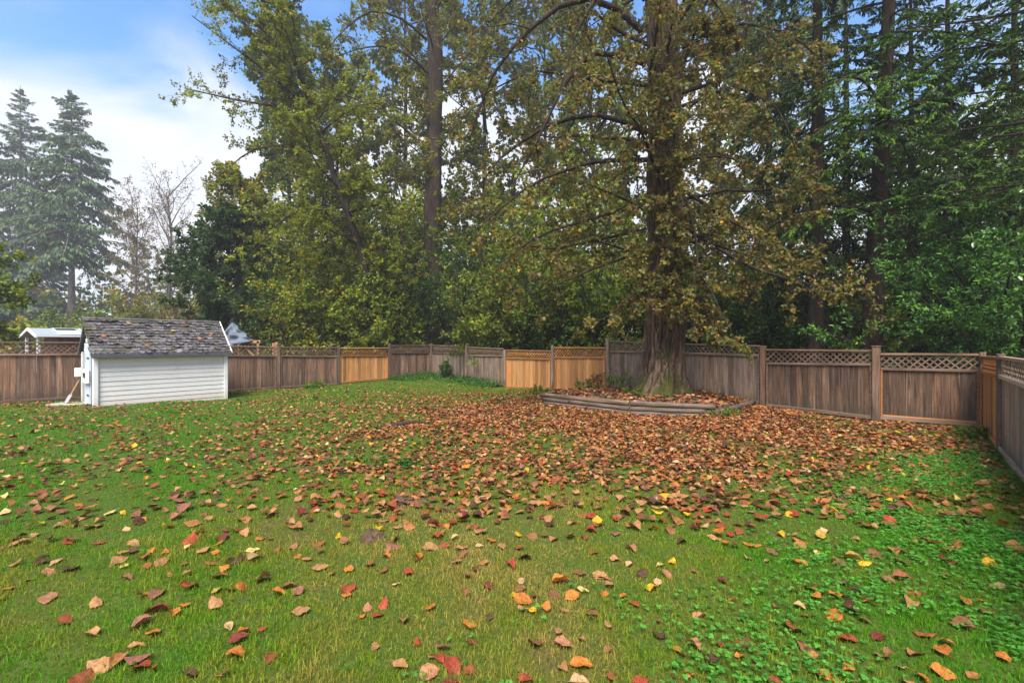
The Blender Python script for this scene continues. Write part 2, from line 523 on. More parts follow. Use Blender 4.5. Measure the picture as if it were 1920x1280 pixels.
def build_ground():
    near = np.arange(-30, 30.01, 0.42)
    nearY = np.arange(-6, 36.01, 0.42)
    gx = np.concatenate([[-230, -150, -100, -70, -50, -40, -34], near, [34, 40, 50, 70, 100, 150, 230]])
    gy = np.concatenate([[-230, -120, -60, -30, -15, -9], nearY, [40, 46, 54, 64, 80, 100, 140, 230]])
    X, Y = np.meshgrid(gx, gy)
    Z = gz(X, Y)
    V = np.stack([X, Y, Z], -1).reshape(-1, 3)
    ny, nx = X.shape
    i = (np.arange(ny - 1)[:, None] * nx + np.arange(nx - 1)).ravel()
    P = np.stack([i, i + 1, i + nx + 1, i + nx], 1)
    b = np.clip(beyond(V[:, 0], V[:, 1]) / 0.5, 0, 1)
    cols = np.stack([b, b, b], 1)
    o = mobj('lawn_ground', mk_mesh('lawn_ground', V, [P], cols, True, M['ground']))
    tag(o, 'leaf strewn lawn running under the fences into the woods', kind='structure')
build_ground()

# ================================================================ fences
R = random.Random(5)
def board_proto(mat, w, h, k):
    bm = bmesh.new()
    hw = w / 2
    # board with eased edges and a slight cup
    prof = [(-hw, 0.004), (-hw + 0.004, 0), (-hw * 0.3, -0.001 * k), (hw * 0.3, -0.001 * k), (hw - 0.004, 0), (hw, 0.004), (hw, 0.018), (-hw, 0.018)]
    lo = [bm.verts.new((x, y, 0)) for x, y in prof]
    hi = [bm.verts.new((x + 0.002 * (k - 1), y, h)) for x, y in prof]
    n = len(prof)
    for i in range(n):
        bm.faces.new((lo[i], lo[(i + 1) % n], hi[(i + 1) % n], hi[i]))
    bm.faces.new(lo[::-1]); bm.faces.new(hi)
    bmesh.ops.recalc_face_normals(bm, faces=bm.faces[:])
    me = bpy.data.meshes.new('board')
    bm.to_mesh(me); bm.free()
    me.materials.append(mat)
    return me
STYLE = {
    'old': ('fence_old', 'fence_old_x'), 'grey': ('fence_grey', 'fence_grey_x'),
    'dark': ('fence_dark', 'fence_old_x'), 'cedar': ('cedar', 'cedar_x'), 'rgrey': ('fence_pale', 'fence_pale_x')}
BOARD = {k: [board_proto(M[v[0]], 0.138, 1.3, j) for j in range(3)] for k, v in STYLE.items()}
SLAT = {k: box_me('slat', -0.5, 0.5, -0.003, 0.003, -0.0145, 0.0145, 0.0, M[v[1]]) for k, v in STYLE.items()}

def slat_segments(Lx, z0, z1, s, step=0.135):
    """lattice laths as clipped diagonal segments in the panel rectangle"""
    h = z1 - z0
    out = []
    u = -h
    while u < Lx:
        a, b = (u, 0.0), (u + h, h)
        x0, x1 = max(a[0], 0.0), min(b[0], Lx)
        if x1 - x0 > 0.05:
            ya, yb = x0 - u, x1 - u
            if s > 0:
                out.append((x0, z0 + ya, x1, z0 + yb))
            else:
                out.append((x0, z1 - ya, x1, z1 - yb))
        u += step
    return out

def build_panel(fence, p0, p1, zt, zm, zb, style, label, join):
    v = p1 - p0
    Lx = float(np.hypot(*v))
    a = math.atan2(v[1], v[0])
    e = bpy.data.objects.new('fence_panel', None)
    e.empty_display_size = 0.1
    e.location = (p0[0], p0[1], 0); e.rotation_euler = (0, 0, a)
    link(e, fence)
    if label: e['label'] = label
    mx = M[STYLE[style][1]]
    lerp = lambda q, t: q[0] + (q[1] - q[0]) * t
    # rails: cap, middle, bottom
    for nm, q, lo, hi, y0, y1 in (('cap_rail', zt, -0.03, 0.015, -0.032, 0.05), ('middle_rail', zm, -0.03, 0.03, -0.042, -0.001), ('bottom_rail', zb, 0.02, 0.10, -0.04, -0.001)):
        me = box_me(nm, 0, Lx, y0, y1, q[0] + lo, q[0] + hi, 0.004, mx, q[1] - q[0])
        mobj(nm, me, e)
    # side trims
    tm = mx if style != 'dark' or not label or 'orange' not in label else M['cedar_x']
    for x0, x1, t in ((0.003, 0.04, 0.0), (Lx - 0.04, Lx - 0.003, 1.0)):
        me = box_me('side_trim', x0, x1, -0.036, -0.0015, lerp(zb, t) + 0.104, lerp(zm, t) - 0.034, 0.003, tm)
        mobj('side_trim', me, e)
    if tm is not mx:
        me = box_me('bottom_trim', 0.045, Lx - 0.045, -0.03, -0.0015, zb[0] + 0.104, zb[0] + 0.13, 0.003, tm, zb[1] - zb[0])
        mobj('bottom_trim', me, e)
    if style == 'old' and label and 'kick' in label:
        me = box_me('kick_board', 0, Lx, -0.03, -0.002, zb[0] - 0.06, zb[0] + 0.017, 0.003, mx, zb[1] - zb[0])
        mobj('kick_board', me, e)
    # boards
    n = max(4, round(Lx / 0.142))
    w = Lx / n
    for i in range(n):
        t = (i + 0.5) / n
        b0 = lerp(zb, t) + 0.03
        b1 = lerp(zm, t) + 0.01
        o = bpy.data.objects.new('board', R.choice(BOARD[style]))
        o.location = ((i + 0.5) * w, R.uniform(0.0, 0.009), b0)
        o.scale = (w * 0.985 / 0.138, 1, (b1 - b0) / 1.3)
        o.rotation_euler = (0, R.uniform(-0.004, 0.004), 0)
        link(o, e)
    # lattice: two layers of laths
    joined_v, joined_p = [], []
    for s, y in ((1, 0.004), (-1, 0.012)):
        z0, z1 = min(zm) + 0.02, max(zt) - 0.02
        for (xa, za, xb, zb_) in slat_segments(Lx, z0, z1, s):
            # follow the slope of the panel
            fa, fb = xa / Lx, xb / Lx
            sh = lambda f: (lerp(zm, f) - min(zm)) * 0.5 + (lerp(zt, f) - max(zt)) * 0.5
            za2, zb2 = za + sh(fa), zb_ + sh(fb)
            ln = math.hypot(xb - xa, zb2 - za2)
            if ln < 0.07: continue
            ang = math.atan2(zb2 - za2, xb - xa)
            if join:
                c, sn = math.cos(ang), math.sin(ang)
                cx, cz = (xa + xb) / 2, (za2 + zb2) / 2
                k = len(joined_v)
                for lx in (-ln / 2, ln / 2):
                    for ly in (-0.003, 0.003):
                        for lz in (-0.0145, 0.0145):
                            joined_v.append((cx + lx * c - lz * sn, y + ly, cz + lx * sn + lz * c))
                joined_p += [[k + q for q in f] for f in ((0, 1, 3, 2), (4, 6, 7, 5), (0, 4, 5, 1), (2, 3, 7, 6), (0, 2, 6, 4), (1, 5, 7, 3))]
            else:
                o = bpy.data.objects.new('slat', SLAT[style])
                o.location = ((xa + xb) / 2, y, (za2 + zb2) / 2)
                o.rotation_euler = (0, -ang, 0)
                o.scale = (ln, 1, 1)
                link(o, e)
    if joined_v:
        o = mobj('lattice', mk_mesh('lattice', joined_v, [joined_p], mat=mx), e)
        o['kind'] = 'stuff'

POST_ME = {}
def post(fence, p, ztop, zbot, style, w=0.1, cap=False, label=None):
    ang = {'L': 0.7815, 'B': -0.806, 'R': -2.281}[style[0]]
    mat = M[style[1]]
    me = box_me('post', -w / 2, w / 2, -w / 2, w / 2, zbot - 0.15, ztop, 0.008, mat)
    o = mobj('post', me, fence)
    n = np.array([-math.sin(ang), math.cos(ang)])
    q = p + n * 0.0
    o.location = (q[0], q[1], 0); o.rotation_euler = (0, 0, ang)
    if label: o['label'] = label
    if cap:
        c = box_me('post_cap', -w / 2 - 0.015, w / 2 + 0.015, -w / 2 - 0.015, w / 2 + 0.015, ztop + 0.001, ztop + 0.025, 0.005, mat)
        mobj('post_cap', c, o)

def build_fences():
    left = thing('fence', 'long weathered board fence with lattice top running behind the white shed', 'fence', (*on_line(-22, 'L'), 0))
    back = thing('fence', 'mixed grey, dark and orange board fence running behind the huge trunk', 'fence', (*CORNER, 0))
    right = thing('fence', 'short run of pale grey fence cutting across the right edge', 'fence', (*RC, 0))
    for f in (left, back, right):
        f.location = (0, 0, 0)
    for run, st, (p0, p1, ys), lb in PANELS:
        zt = (zpx(ys[0], p0[1]), zpx(ys[1], p1[1]))
        zm = (zpx(ys[2], p0[1]), zpx(ys[3], p1[1]))
        zb = (zpx(ys[4], p0[1]), zpx(ys[5], p1[1]))
        d = min(p0[1], p1[1])
        build_panel(left if run == 'L' else back, p0, p1, zt, zm, zb, st, lb, join=d > 17.5)
    # one more panel out of frame, left
    a, b = on_line(-22, 'L'), on_line(-140, 'L')
    a = a + (b - a) * 0.04
    b = a + (b - a) / np.hypot(*(b - a)) * 2.4
    build_panel(left, b, a, (1.78, 1.78), (1.42, 1.42), (-0.02, -0.02), 'old', None, True)
    # right run, towards the camera
    zt0 = zpx(668.5, RC[1])
    build_panel(right, rpt(0.05), rpt(2.62), (zt0, 1.535), (zpx(697, RC[1]), 1.235), (zpx(803, RC[1]), 0.0), 'cedar', 'narrow looking orange panel next to the corner', True)
    build_panel(right, rpt(2.74), rpt(5.2), (1.545, 1.56), (1.235, 1.24), (0.0, 0.0), 'rgrey', 'pale grey panel nearest the camera', False)
    build_panel(right, rpt(5.3), rpt(7.7), (1.56, 1.56), (1.24, 1.24), (0.0, 0.0), 'rgrey', None, True)
    build_panel(right, rpt(7.8), rpt(10.2), (1.56, 1.56), (1.24, 1.24), (0.0, 0.0), 'rgrey', None, True)
    for x, yt, w, sty, cap in ((207.5, 641, 0.1, 'fence_old', 0), (314, 644, 0.1, 'fence_old', 0), (522, 646, 0.115, 'fence_old', 1), (635, 648, 0.1, 'fence_grey', 0), (730, 643.7, 0.1, 'fence_grey', 0), (808, 644, 0.1, 'fence_grey', 0)):
        p = on_line(x, 'L')
        post(left, p, zpx(yt, p[1]), float(gz(*p)), ('L', sty), w, cap)
    for x, yt, w, sty, cap in ((874, 644, 0.1, 'fence_grey', 0), (946.5, 656, 0.085, 'fence_grey', 0), (1036, 648, 0.1, 'fence_grey', 0), (1140, 635, 0.125, 'fence_grey', 0), (1267, 640, 0.1, 'fence_grey', 0), (1430.5, 648, 0.13, 'fence_old', 0), (1643, 650, 0.15, 'fence_old', 1), (1842.5, 660, 0.1, 'fence_old', 0)):
        p = on_line(x, 'B')
        post(back, p, zpx(yt, p[1]), float(gz(*p)), ('B', sty), w, cap)
    for t, w in ((2.68, 0.1), (5.25, 0.1), (7.75, 0.1), (10.25, 0.1)):
        p = rpt(t)
        post(right, p, 1.6, float(gz(*p)), ('R', 'fence_grey'), w, 0)
build_fences()

# ================================================================ garden shed
def build_shed():
    P0 = (-11.56, 12.84)
    ang = RAD(50)
    LX, D, HW, HR = 3.29, 1.9, 1.49, 2.44
    s = thing('garden_shed', 'low white clapboard garden shed with a worn grey shake roof', 'shed', (*P0, 0), ang)
    tilt = -0.035
    base = box_me('floor_frame', 0.02, LX - 0.02, 0.02, D - 0.02, -0.16, 0.02, 0.0, M['shed_inner'])
    mobj('floor_frame', base, s)
    # front wall: clapboards
    wall = mobj('wall', box_me('wall', 0.03, LX - 0.03, 0.03, 0.08, -0.14, HW, 0, M['trim_white']), s)
    ncl = 12
    ch = (HW + 0.14) / ncl
    bm = bmesh.new()
    for x in (0.0, LX - 0.17):
        lo = [bm.verts.new((x, -0.024, 0.004)), bm.verts.new((x, -0.0235, 0.012)), bm.verts.new((x, -0.010, ch + 0.008)), bm.verts.new((x, 0.004, ch + 0.008)), bm.verts.new((x, 0.004, 0.004))]
    vs = bm.verts[:]
    a, b = vs[:5], vs[5:]
    for i in range(5):
        bm.faces.new((a[i], a[(i + 1) % 5], b[(i + 1) % 5], b[i]))
    bm.faces.new(a[::-1]); bm.faces.new(b)
    bmesh.ops.recalc_face_normals(bm, faces=bm.faces[:])
    cme = bpy.data.meshes.new('clapboard'); bm.to_mesh(cme); bm.free(); cme.materials.append(M['siding'])
    for i in range(ncl):
        o = bpy.data.objects.new('clapboard', cme)
        o.location = (0.085, 0.022 + R.uniform(-0.002, 0.002), -0.14 + i * ch)
        o.rotation_euler = (R.uniform(-0.006, 0.006), R.uniform(-0.0012, 0.0012), 0)
        link(o, wall)
    for x0, x1 in ((-0.025, 0.08), (LX - 0.08, LX + 0.02)):
        mobj('corner_trim', box_me('corner_trim', x0, x1, -0.045, 0.028, -0.15, HW - 0.02, 0.005, M['trim_white']), s)
    mobj('corner_trim', box_me('corner_trim', -0.028, 0.0, 0.0285, 0.12, -0.13, HW + 0.06, 0.004, M['trim_white']), s)
    # gable walls with short clapboards and triangular tops
    for x, side in ((0.03, -1), (LX - 0.03, 1)):
        bm = bmesh.new()
        pts = [(0.08, -0.14), (D, -0.14), (D, HW), (D / 2, HR - 0.06), (0.08, HW)]
        f0 = [bm.verts.new((x, y, z)) for y, z in pts]
        f1 = [bm.verts.new((x - side * 0.05, y, z)) for y, z in pts]
        bm.faces.new(f0); bm.faces.new(f1[::-1])
        for i in range(5):
            bm.faces.new((f0[i], f0[(i + 1) % 5], f1[(i + 1) % 5], f1[i]))
        gw = bm_obj('gable_wall', bm, M['shed_inner'] if side < 0 else M['trim_white'], s)
        if side < 0:
            for i in range(18):
                z0 = -0.13 + i * ch
                if z0 + ch > HR - 0.15: break
                if z0 < HW - 0.02:
                    ya, yb = 0.13, 0.36
                else:
                    ya = 0.1 + (z0 + ch - HW) / (HR - HW) * (D / 2 - 0.02)
                    yb = D - ya
                me = box_me('clapboard', x - 0.028, x - 0.003, ya, yb, z0 + 0.006, z0 + ch - 0.022, 0.003, M['trim_white'])
                mobj('clapboard', me, gw)
    mobj('rear_wall', box_me('rear_wall', 0.03, LX - 0.03, D - 0.05, D, -0.14, HW, 0, M['trim_white']), s)
    # door in the left gable: pale blue grey planks, trim boards, latch boxes
    door = mobj('door', box_me('door', -0.035, 0.0, 0.40, 1.20, -0.04, 1.72, 0.004, M['door']), s)
    for k in range(3):
        y0 = 0.41 + k * 0.262
        mobj('plank', box_me('plank', -0.052, -0.037, y0, y0 + 0.25, -0.035, 1.71, 0.005, M['door']), door)
    for z in (0.25, 1.3):
        mobj('hinge', box_me('hinge', -0.062, -0.0535, 0.42, 0.72, z, z + 0.05, 0.002, M['metal_dark']), door)
    lt = mobj('latch_board', box_me('latch_board', -0.13, -0.054, 0.36, 0.98, 0.62, 1.0, 0.006, M['box_white']), s)
    mobj('padlock', box_me('padlock', -0.165, -0.132, 0.44, 0.56, 0.78, 0.92, 0.006, M['metal_dark']), lt)
    mobj('hasp', box_me('hasp', -0.14, -0.132, 0.5, 0.8, 0.85, 0.9, 0.002, M['metal_dark']), lt)
    jb = mobj('wall_box', box_me('wall_box', -0.22, -0.05, 1.45, 1.6, 0.76, 1.02, 0.012, M['box_white']), s)
    mobj('bracket', box_me('bracket', -0.06, 0.0, 1.5, 1.57, 0.82, 0.92, 0.0, M['metal_dark']), jb)
    mobj('door_jamb', box_me('door_jamb', -0.03, 0.0, 1.22, 1.34, -0.1, 1.75, 0.004, M['trim_white']), s)
    mobj('rear_corner_trim', box_me('rear_corner_trim', -0.03, 0.02, D - 0.1, D + 0.02, -0.1, HW, 0.004, M['trim_white']), s)
    # vent block under the ridge
    bm = bmesh.new()
    tri = [(0.68, 1.98), (1.22, 1.98), (0.95, 2.27)]
    f0 = [bm.verts.new((-0.03, y, z)) for y, z in tri]; f1 = [bm.verts.new((0.0, y, z)) for y, z in tri]
    bm.faces.new(f0); bm.faces.new(f1[::-1])
    for i in range(3): bm.faces.new((f0[i], f0[(i + 1) % 3], f1[(i + 1) % 3], f1[i]))
    bm_obj('gable_vent', bm, M['trim_white'], s)
    # roof
    ey, ez = -0.13, HW - 0.035
    ry, rz = D / 2, HR
    sl = math.hypot(ry - ey, rz - ez)
    sa = math.atan2(rz - ez, ry - ey)
    X0, X1 = -0.06, LX + 0.08
    bm = bmesh.new()
    sec = [(ey, ez), (ry, rz), (D + 0.13, ez), (D + 0.13, ez - 0.03), (ry, rz - 0.035), (ey, ez - 0.03)]
    r0 = [bm.verts.new((X0, y, z)) for y, z in sec]; r1 = [bm.verts.new((X1, y, z)) for y, z in sec]
    for i in range(6): bm.faces.new((r0[i], r0[(i + 1) % 6], r1[(i + 1) % 6], r1[i]))
    bm.faces.new((r0[0], r0[1], r0[4], r0[5])); bm.faces.new((r0[1], r0[2], r0[3], r0[4]))
    bm.faces.new((r1[0], r1[1], r1[4], r1[5])); bm.faces.new((r1[1], r1[2], r1[3], r1[4]))
    roof = bm_obj('roof', bm, M['shingle'], s)
    # shakes: six shapes, curled and split ends
    protos = []
    for k in range(7):
        w = (0.095, 0.12, 0.15, 0.18, 0.135, 0.11, 0.2)[k]
        bm = bmesh.new()
        nx, ny = 3, 3
        top, bot = [], []
        for j in range(ny + 1):
            v = j / ny
            rt, rb = [], []
            for i in range(nx + 1):
                u = i / nx
                endj = (R.uniform(-0.022, 0.03) if j == 0 else 0)
                curl = (0.008 + 0.012 * (k % 3)) * (1 - v) ** 2 * (0.5 + abs(u - 0.5) * 1.6)
                z = 0.02 * (1 - v) + 0.004 + curl + R.uniform(-0.003, 0.003)
                rt.append(bm.verts.new(((u - 0.5) * w, v * 0.2 + endj, z)))
                rb.append(bm.verts.new(((u - 0.5) * w, v * 0.2 + endj, z - 0.014)))
            top.append(rt); bot.append(rb)
        for j in range(ny):
            for i in range(nx):
                bm.faces.new((top[j][i], top[j][i + 1], top[j + 1][i + 1], top[j + 1][i]))
        for i in range(nx):
            bm.faces.new((bot[0][i], bot[0][i + 1], top[0][i + 1], top[0][i]))
        for j in range(ny):
            for i in (0, nx):
                bm.faces.new((bot[j][i], bot[j + 1][i], top[j + 1][i], top[j][i]))
        bmesh.ops.recalc_face_normals(bm, faces=bm.faces[:])
        me = bpy.data.meshes.new('shingle'); bm.to_mesh(me); bm.free(); me.materials.append(M['shingle'])
        protos.append((w, me))
    n_c = 12
    ex = sl / n_c
    cnt = 0
    for c in range(n_c + 1):
        x = X0 + R.uniform(-0.08, 0.0)
        while x < X1 - 0.02:
            w, me = R.choice(protos)
            if x + w > X1 + 0.03: w2 = X1 + 0.01 - x
            else: w2 = w
            if w2 < 0.04: break
            if R.random() > 0.025:
                d = c * ex - 0.03 + R.uniform(-0.014, 0.014)
                if c == n_c: d = sl - 0.14
                o = bpy.data.objects.new('shingle', me)
                o.location = (x + w2 / 2, ey + d * math.cos(sa), ez + d * math.sin(sa) + 0.006 + (0.02 if c == n_c else 0))
                o.rotation_euler = (sa + R.uniform(-0.05, 0.05), R.uniform(-0.04, 0.04), R.uniform(-0.05, 0.05))
                o.scale = (w2 / w * 0.97, 1, R.uniform(0.7, 1.3))
                link(o, roof); cnt += 1
            x += w2 + R.uniform(0, 0.008)
    # ridge board, fascia, barge boards
    mobj('ridge_cap', box_me('ridge_cap', X0, X1, ry - 0.06, ry + 0.06, rz + 0.015, rz + 0.04, 0.008, M['shingle']), roof)
    mobj('fascia', box_me('fascia', X0 - 0.02, X1 + 0.02, ey - 0.05, ey - 0.002, ez - 0.115, ez + 0.005, 0.008, M['fascia']), s)
    mobj('soffit', box_me('soffit', X0 + 0.02, X1 - 0.02, ey, 0.03, ez - 0.06, ez - 0.045, 0, M['trim_white']), s)
    for nm, x0, x1, mt, up in (('barge_board', X1 + 0.005, X1 + 0.035, M['barge'], 0.05), ('barge_board', X0 - 0.03, X0 - 0.003, M['fascia'], 0.015)):
        for sg in (0, 1):
            bm = bmesh.new()
            ya, yb = (ey - 0.03, ry) if sg == 0 else (D + 0.16, ry)
            q = [(ya, ez + up - 0.02), (yb, rz + up), (yb, rz + up - 0.1), (ya, ez + up - 0.12)]
            f0 = [bm.verts.new((x0, y, z)) for y, z in q]; f1 = [bm.verts.new((x1, y, z)) for y, z in q]
            bm.faces.new(f0); bm.faces.new(f1[::-1])
            for i in range(4): bm.faces.new((f0[i], f0[(i + 1) % 4], f1[(i + 1) % 4], f1[i]))
            bm_obj(nm, bm, mt, s)
    s.rotation_euler = (0, 0, ang)
    return s, P0, ang, (ey, ez, sa, sl, X0, X1)
SHED = build_shed()

# slab and pole beside the shed
def build_shed_bits():
    a = px(100, 757, 13.6); b = px(162, 757, 13.6)
    cx = -12.95
    o = mobj('paving_slab', box_me('paving_slab', -0.5, 0.42, -0.28, 0.3, -0.05, 0.035, 0.012, M['concrete']))
    o.location = (-12.85, 13.55, float(gz(-12.85, 13.55))); o.rotation_euler = (0, 0, RAD(8))
    tag(o, 'flat grey paving slab lying in grass at the shed door', 'slab')
    p = px(124, 757, 13.45); q = px(151, 709, 13.75)
    p[2] = float(gz(p[0], p[1])) + 0.05
    v = Vector(q - p)
    e = thing('garden_spade', 'wooden handled spade leaning against the shed door', 'spade', tuple(p))
    e.rotation_euler = v.to_track_quat('X', 'Z').to_euler()
    L = v.length
    mobj('handle', box_me('handle', 0.26, L, -0.022, 0.022, -0.022, 0.022, 0.012, M['pole']), e)
    bm = bmesh.new()
    prof = [(0.0, 0.05), (0.05, 0.1), (0.22, 0.1), (0.3, 0.03), (0.36, 0.028)]
    rows = []
    for x, w in prof:
        rows.append([bm.verts.new((x, -w, 0.012)), bm.verts.new((x, 0, -0.012)), bm.verts.new((x, w, 0.012)), bm.verts.new((x, 0, 0.006 - 0.03 * (x > 0.25)))])
    for i in range(len(rows) - 1):
        for j in range(4):
            bm.faces.new((rows[i][j], rows[i][(j + 1) % 4], rows[i + 1][(j + 1) % 4], rows[i + 1][j]))
    bm.faces.new(rows[0]); bm.faces.new(rows[-1][::-1])
    bm_obj('blade', bm, M['concrete'], e)
build_shed_bits()

# ================================================================ neighbour's outbuilding and tarp
def build_neighbour():
    Y = 27.0
    A = px(58, 640, Y)
    s = thing('outbuilding', 'neighbour\'s low outbuilding with pale metal roof and brown timber wall', 'outbuilding', (A[0], Y, 0), RAD(57))
    k = Y / F
    H = 1.8 + 10 * k * 1.0
    zr, ze = zpx(614.5, Y), zpx(628.5, Y)
    X0, X1 = 0.0, 5.2
    bm = bmesh.new()
    sec = [(-1.15, ze), (0.6, zr), (2.3, ze), (2.3, ze - 0.09), (0.6, zr - 0.09), (-1.15, ze - 0.09)]
    r0 = [bm.verts.new((X0, y, z)) for y, z in sec]; r1 = [bm.verts.new((X1, y, z)) for y, z in sec]
    for i in range(6): bm.faces.new((r0[i], r0[(i + 1) % 6], r1[(i + 1) % 6], r1[i]))
    for r in (r0, r1):
        bm.faces.new((r[0], r[1], r[4], r[5])); bm.faces.new((r[1], r[2], r[3], r[4]))
    roof = bm_obj('roof', bm, M['metal_roof'], s)
    sa = math.atan2(zr - ze, 1.75)
    for x0, x1 in ((1.0, 2.05), (2.2, 3.3), (3.45, 4.6)):
        fr = box_me('roof_panel', x0, x1, 0.12, 1.75, 0.004, 0.05, 0.01, M['roof_sheet'])
        o = mobj('roof_panel', fr, roof); o.location = (0, -1.15, ze); o.rotation_euler = (sa, 0, 0)
        g = mobj('pane', box_me('pane', x0 + 0.06, x1 - 0.06, 1.1, 1.6, 0.052, 0.062, 0.0, M['roof_glass']), o)
    bm = bmesh.new()
    for i, (ya, za, yb, zb) in enumerate(((-1.2, ze - 0.01, 0.6, zr + 0.02), (2.35, ze - 0.01, 0.6, zr + 0.02))):
        q = [(ya, za), (yb, zb), (yb, zb - 0.16), (ya, za - 0.14)]
        f0 = [bm.verts.new((-0.06, y, z)) for y, z in q]; f1 = [bm.verts.new((-0.004, y, z)) for y, z in q]
        bm.faces.new(f0); bm.faces.new(f1[::-1])
        for j in range(4): bm.faces.new((f0[j], f0[(j + 1) % 4], f1[(j + 1) % 4], f1[j]))
    bm_obj('rake_board', bm, M['box_white'], s)
    wall = mobj('wall', box_me('wall', 0.95, 5.0, -0.75, 2.0, -0.1, ze - 0.09, 0, M['timber_wall']), s)
    for i in range(9):
        z0 = 0.05 + i * 0.235
        if z0 + 0.22 > ze - 0.09: break
        mobj('board', box_me('board', 0.96, 5.0, -0.775, -0.752, z0, z0 + 0.215, 0.004, M['timber_wall']), wall)
    mobj('eave_gutter', box_me('eave_gutter', X0, X1, -1.22, -1.155, ze - 0.1, ze - 0.03, 0.01, M['box_white']), s)
    for x in (0.12,):
        for y in (-0.7, 1.8):
            mobj('post', box_me('post', x, x + 0.14, y, y + 0.14, -0.1, ze - 0.1, 0.01, M['box_white']), s)
    mobj('rail', box_me('rail', 0.262, 0.95, -0.68, -0.62, ze - 0.45, ze - 0.38, 0, M['box_white']), s)

    # tarp pile: a creased sheet over a timber frame
    Yt = 19.6
    t = thing('timber_rack', 'rough timber rack behind the fence under a blue grey tarp', 'rack', (px(440, 640, Yt)[0], Yt, 0))
    kx = Yt / F
    def loc(xp, yp, dy=0.0):
        return ((xp - 440) * kx, dy, zpx(yp, Yt))
    def beam(a, b, w=0.05):
        A, B = Vector(a), Vector(b)
        v = B - A
        me = box_me('beam', 0, v.length, -w, w, -w, w, 0.006, M['raw_timber'])
        o = mobj('beam', me, t); o.location = A; o.rotation_euler = v.to_track_quat('X', 'Z').to_euler()
    g = float(gz(-11.5, Yt))
    beam(loc(453, 645, 0.1), loc(478, 668, -0.1)); beam(loc(484.5, 639, 0.0), (loc(484.5, 640)[0], 0, g))
    beam(loc(422, 628, 0.3), (loc(422, 640)[0], 0.3, g)); beam(loc(398, 630, 0.2), (loc(398, 640)[0], 0.2, g))
    beam(loc(462, 641.5, 0.02), loc(489, 640.5, 0.02), 0.07)
    beam(loc(507, 643, 0.3), (loc(507, 640)[0], 0.3, g), 0.06); beam(loc(511.5, 641.5, 0.3), (loc(511, 640)[0], 0.32, g), 0.05)
    beam((loc(425, 606)[0], 0.9, loc(425, 630)[2]), (loc(425, 606)[0], 0.9, g))
    # tarp surface: rows from ridge to hem
    rows = []
    NU, NV = 22, 16
    rr = np.random.RandomState(4)
    V = []
    for j in range(NV + 1):
        v = j / NV
        for i in range(NU + 1):
            u = i / NU
            # outline from the photo: apex (431,602), left (413,618), hem (440,649) .. (470,637)
            top = (427 + (u - 0.3) * 6, 603 + abs(u - 0.3) * 3)
            hem = (398 + u * 79, (657 - 19 * max(0, u - 0.3) / 0.7))
            x = top[0] + (hem[0] - top[0]) * v
            y = top[1] + (hem[1] - top[1]) * v ** (0.9 + 0.15 * u)
            fold = (abs(math.sin(u * 8 + v * 4)) - 0.5) * 0.22 * v + (abs(math.sin(u * 6 - v * 9 + 1)) - 0.5) * 0.2 * v + math.sin(v * 14 + u * 6) * 0.06
            dep = 0.25 - 0.7 * v * (1 - 0.5 * abs(u - 0.5)) + fold
            V.append(((x - 440) * kx, dep, zpx(y, Yt)))
    n1 = len(V)
    for j in range(1, NV + 1):       # the far slope
        v = j / NV
        for i in range(NU + 1):
            u = i / NU
            b = V[i]
            V.append((b[0] + (0.35 - u) * 0.6 * v, b[1] + 1.5 * v, b[2] - 1.1 * v + 0.04 * math.sin(u * 13 + v * 6)))
    P = []
    for j in range(NV):
        for i in range(NU):
            k = j * (NU + 1) + i
            P.append((k, k + 1, k + NU + 2, k + NU + 1))
    for j in range(NV):
        for i in range(NU):
            a = (i if j == 0 else n1 + (j - 1) * (NU + 1) + i)
            b = n1 + j * (NU + 1) + i
            P.append((a, a + 1, b + 1, b))
    me = mk_mesh('tarp', V, [P], smooth=False, mat=M['tarp'])
    o = mobj('tarp', me)
    o.location = t.location
    md = o.modifiers.new('thick', 'SOLIDIFY'); md.thickness = 0.006
    tag(o, 'crumpled blue grey tarp draped in a peak above the fence', 'tarp')
build_neighbour()

# ================================================================ raised bed round the big trunk
BA, BB, BC, BD = np.array([0.92, 13.2]), np.array([2.87, 11.35]), np.array([4.84, 10.9]), np.array([6.62, 12.62])
TREE = np.array([4.12, 12.75])
BE, BG = np.array([4.6, 14.75]), np.array([2.3, 15.6])

def poly_pt(poly, s):
    poly = np.asarray(poly)
    d = np.hypot(*(poly[1:] - poly[:-1]).T)
    c = np.concatenate([[0], np.cumsum(d)])
    t = np.asarray(s) * c[-1]
    return np.stack([np.interp(t, c, poly[:, 0]), np.interp(t, c, poly[:, 1])], -1)

FRONT = [BA, BB, BC, BD]
BACK = [np.array([1.6, 15.0]), BG, BE, BD + np.array([-0.05, 0.03])]
def bed_height(P):
    """height of the bed's soil at plan points, nan outside"""
    P = np.atleast_2d(P)
    d = np.full(len(P), 1e9)
    poly = FRONT[:4]
    for a, b in zip(poly[:-1], poly[1:]):
        ab = b - a
        t = np.clip(((P - a) @ ab) / (ab @ ab), 0, 1)
        d = np.minimum(d, np.hypot(*(P - a - t[:, None] * ab).T))
    tr = np.hypot(P[:, 0] - TREE[0], P[:, 1] - TREE[1])
    h = 0.27 + 0.10 * np.exp(-(tr / 1.3) ** 2) + 0.05 * np.minimum(d, 1.5)
    h -= 0.10 * np.clip((P[:, 0] - 5.0) / 1.6, 0, 1)
    fade = np.clip((P[:, 1] - (14.0 + 0.0 * P[:, 0])) / 1.8, 0, 1)
    h = h * (1 - fade) + (gz(P[:, 0], P[:, 1]) + 0.03) * fade
    return h

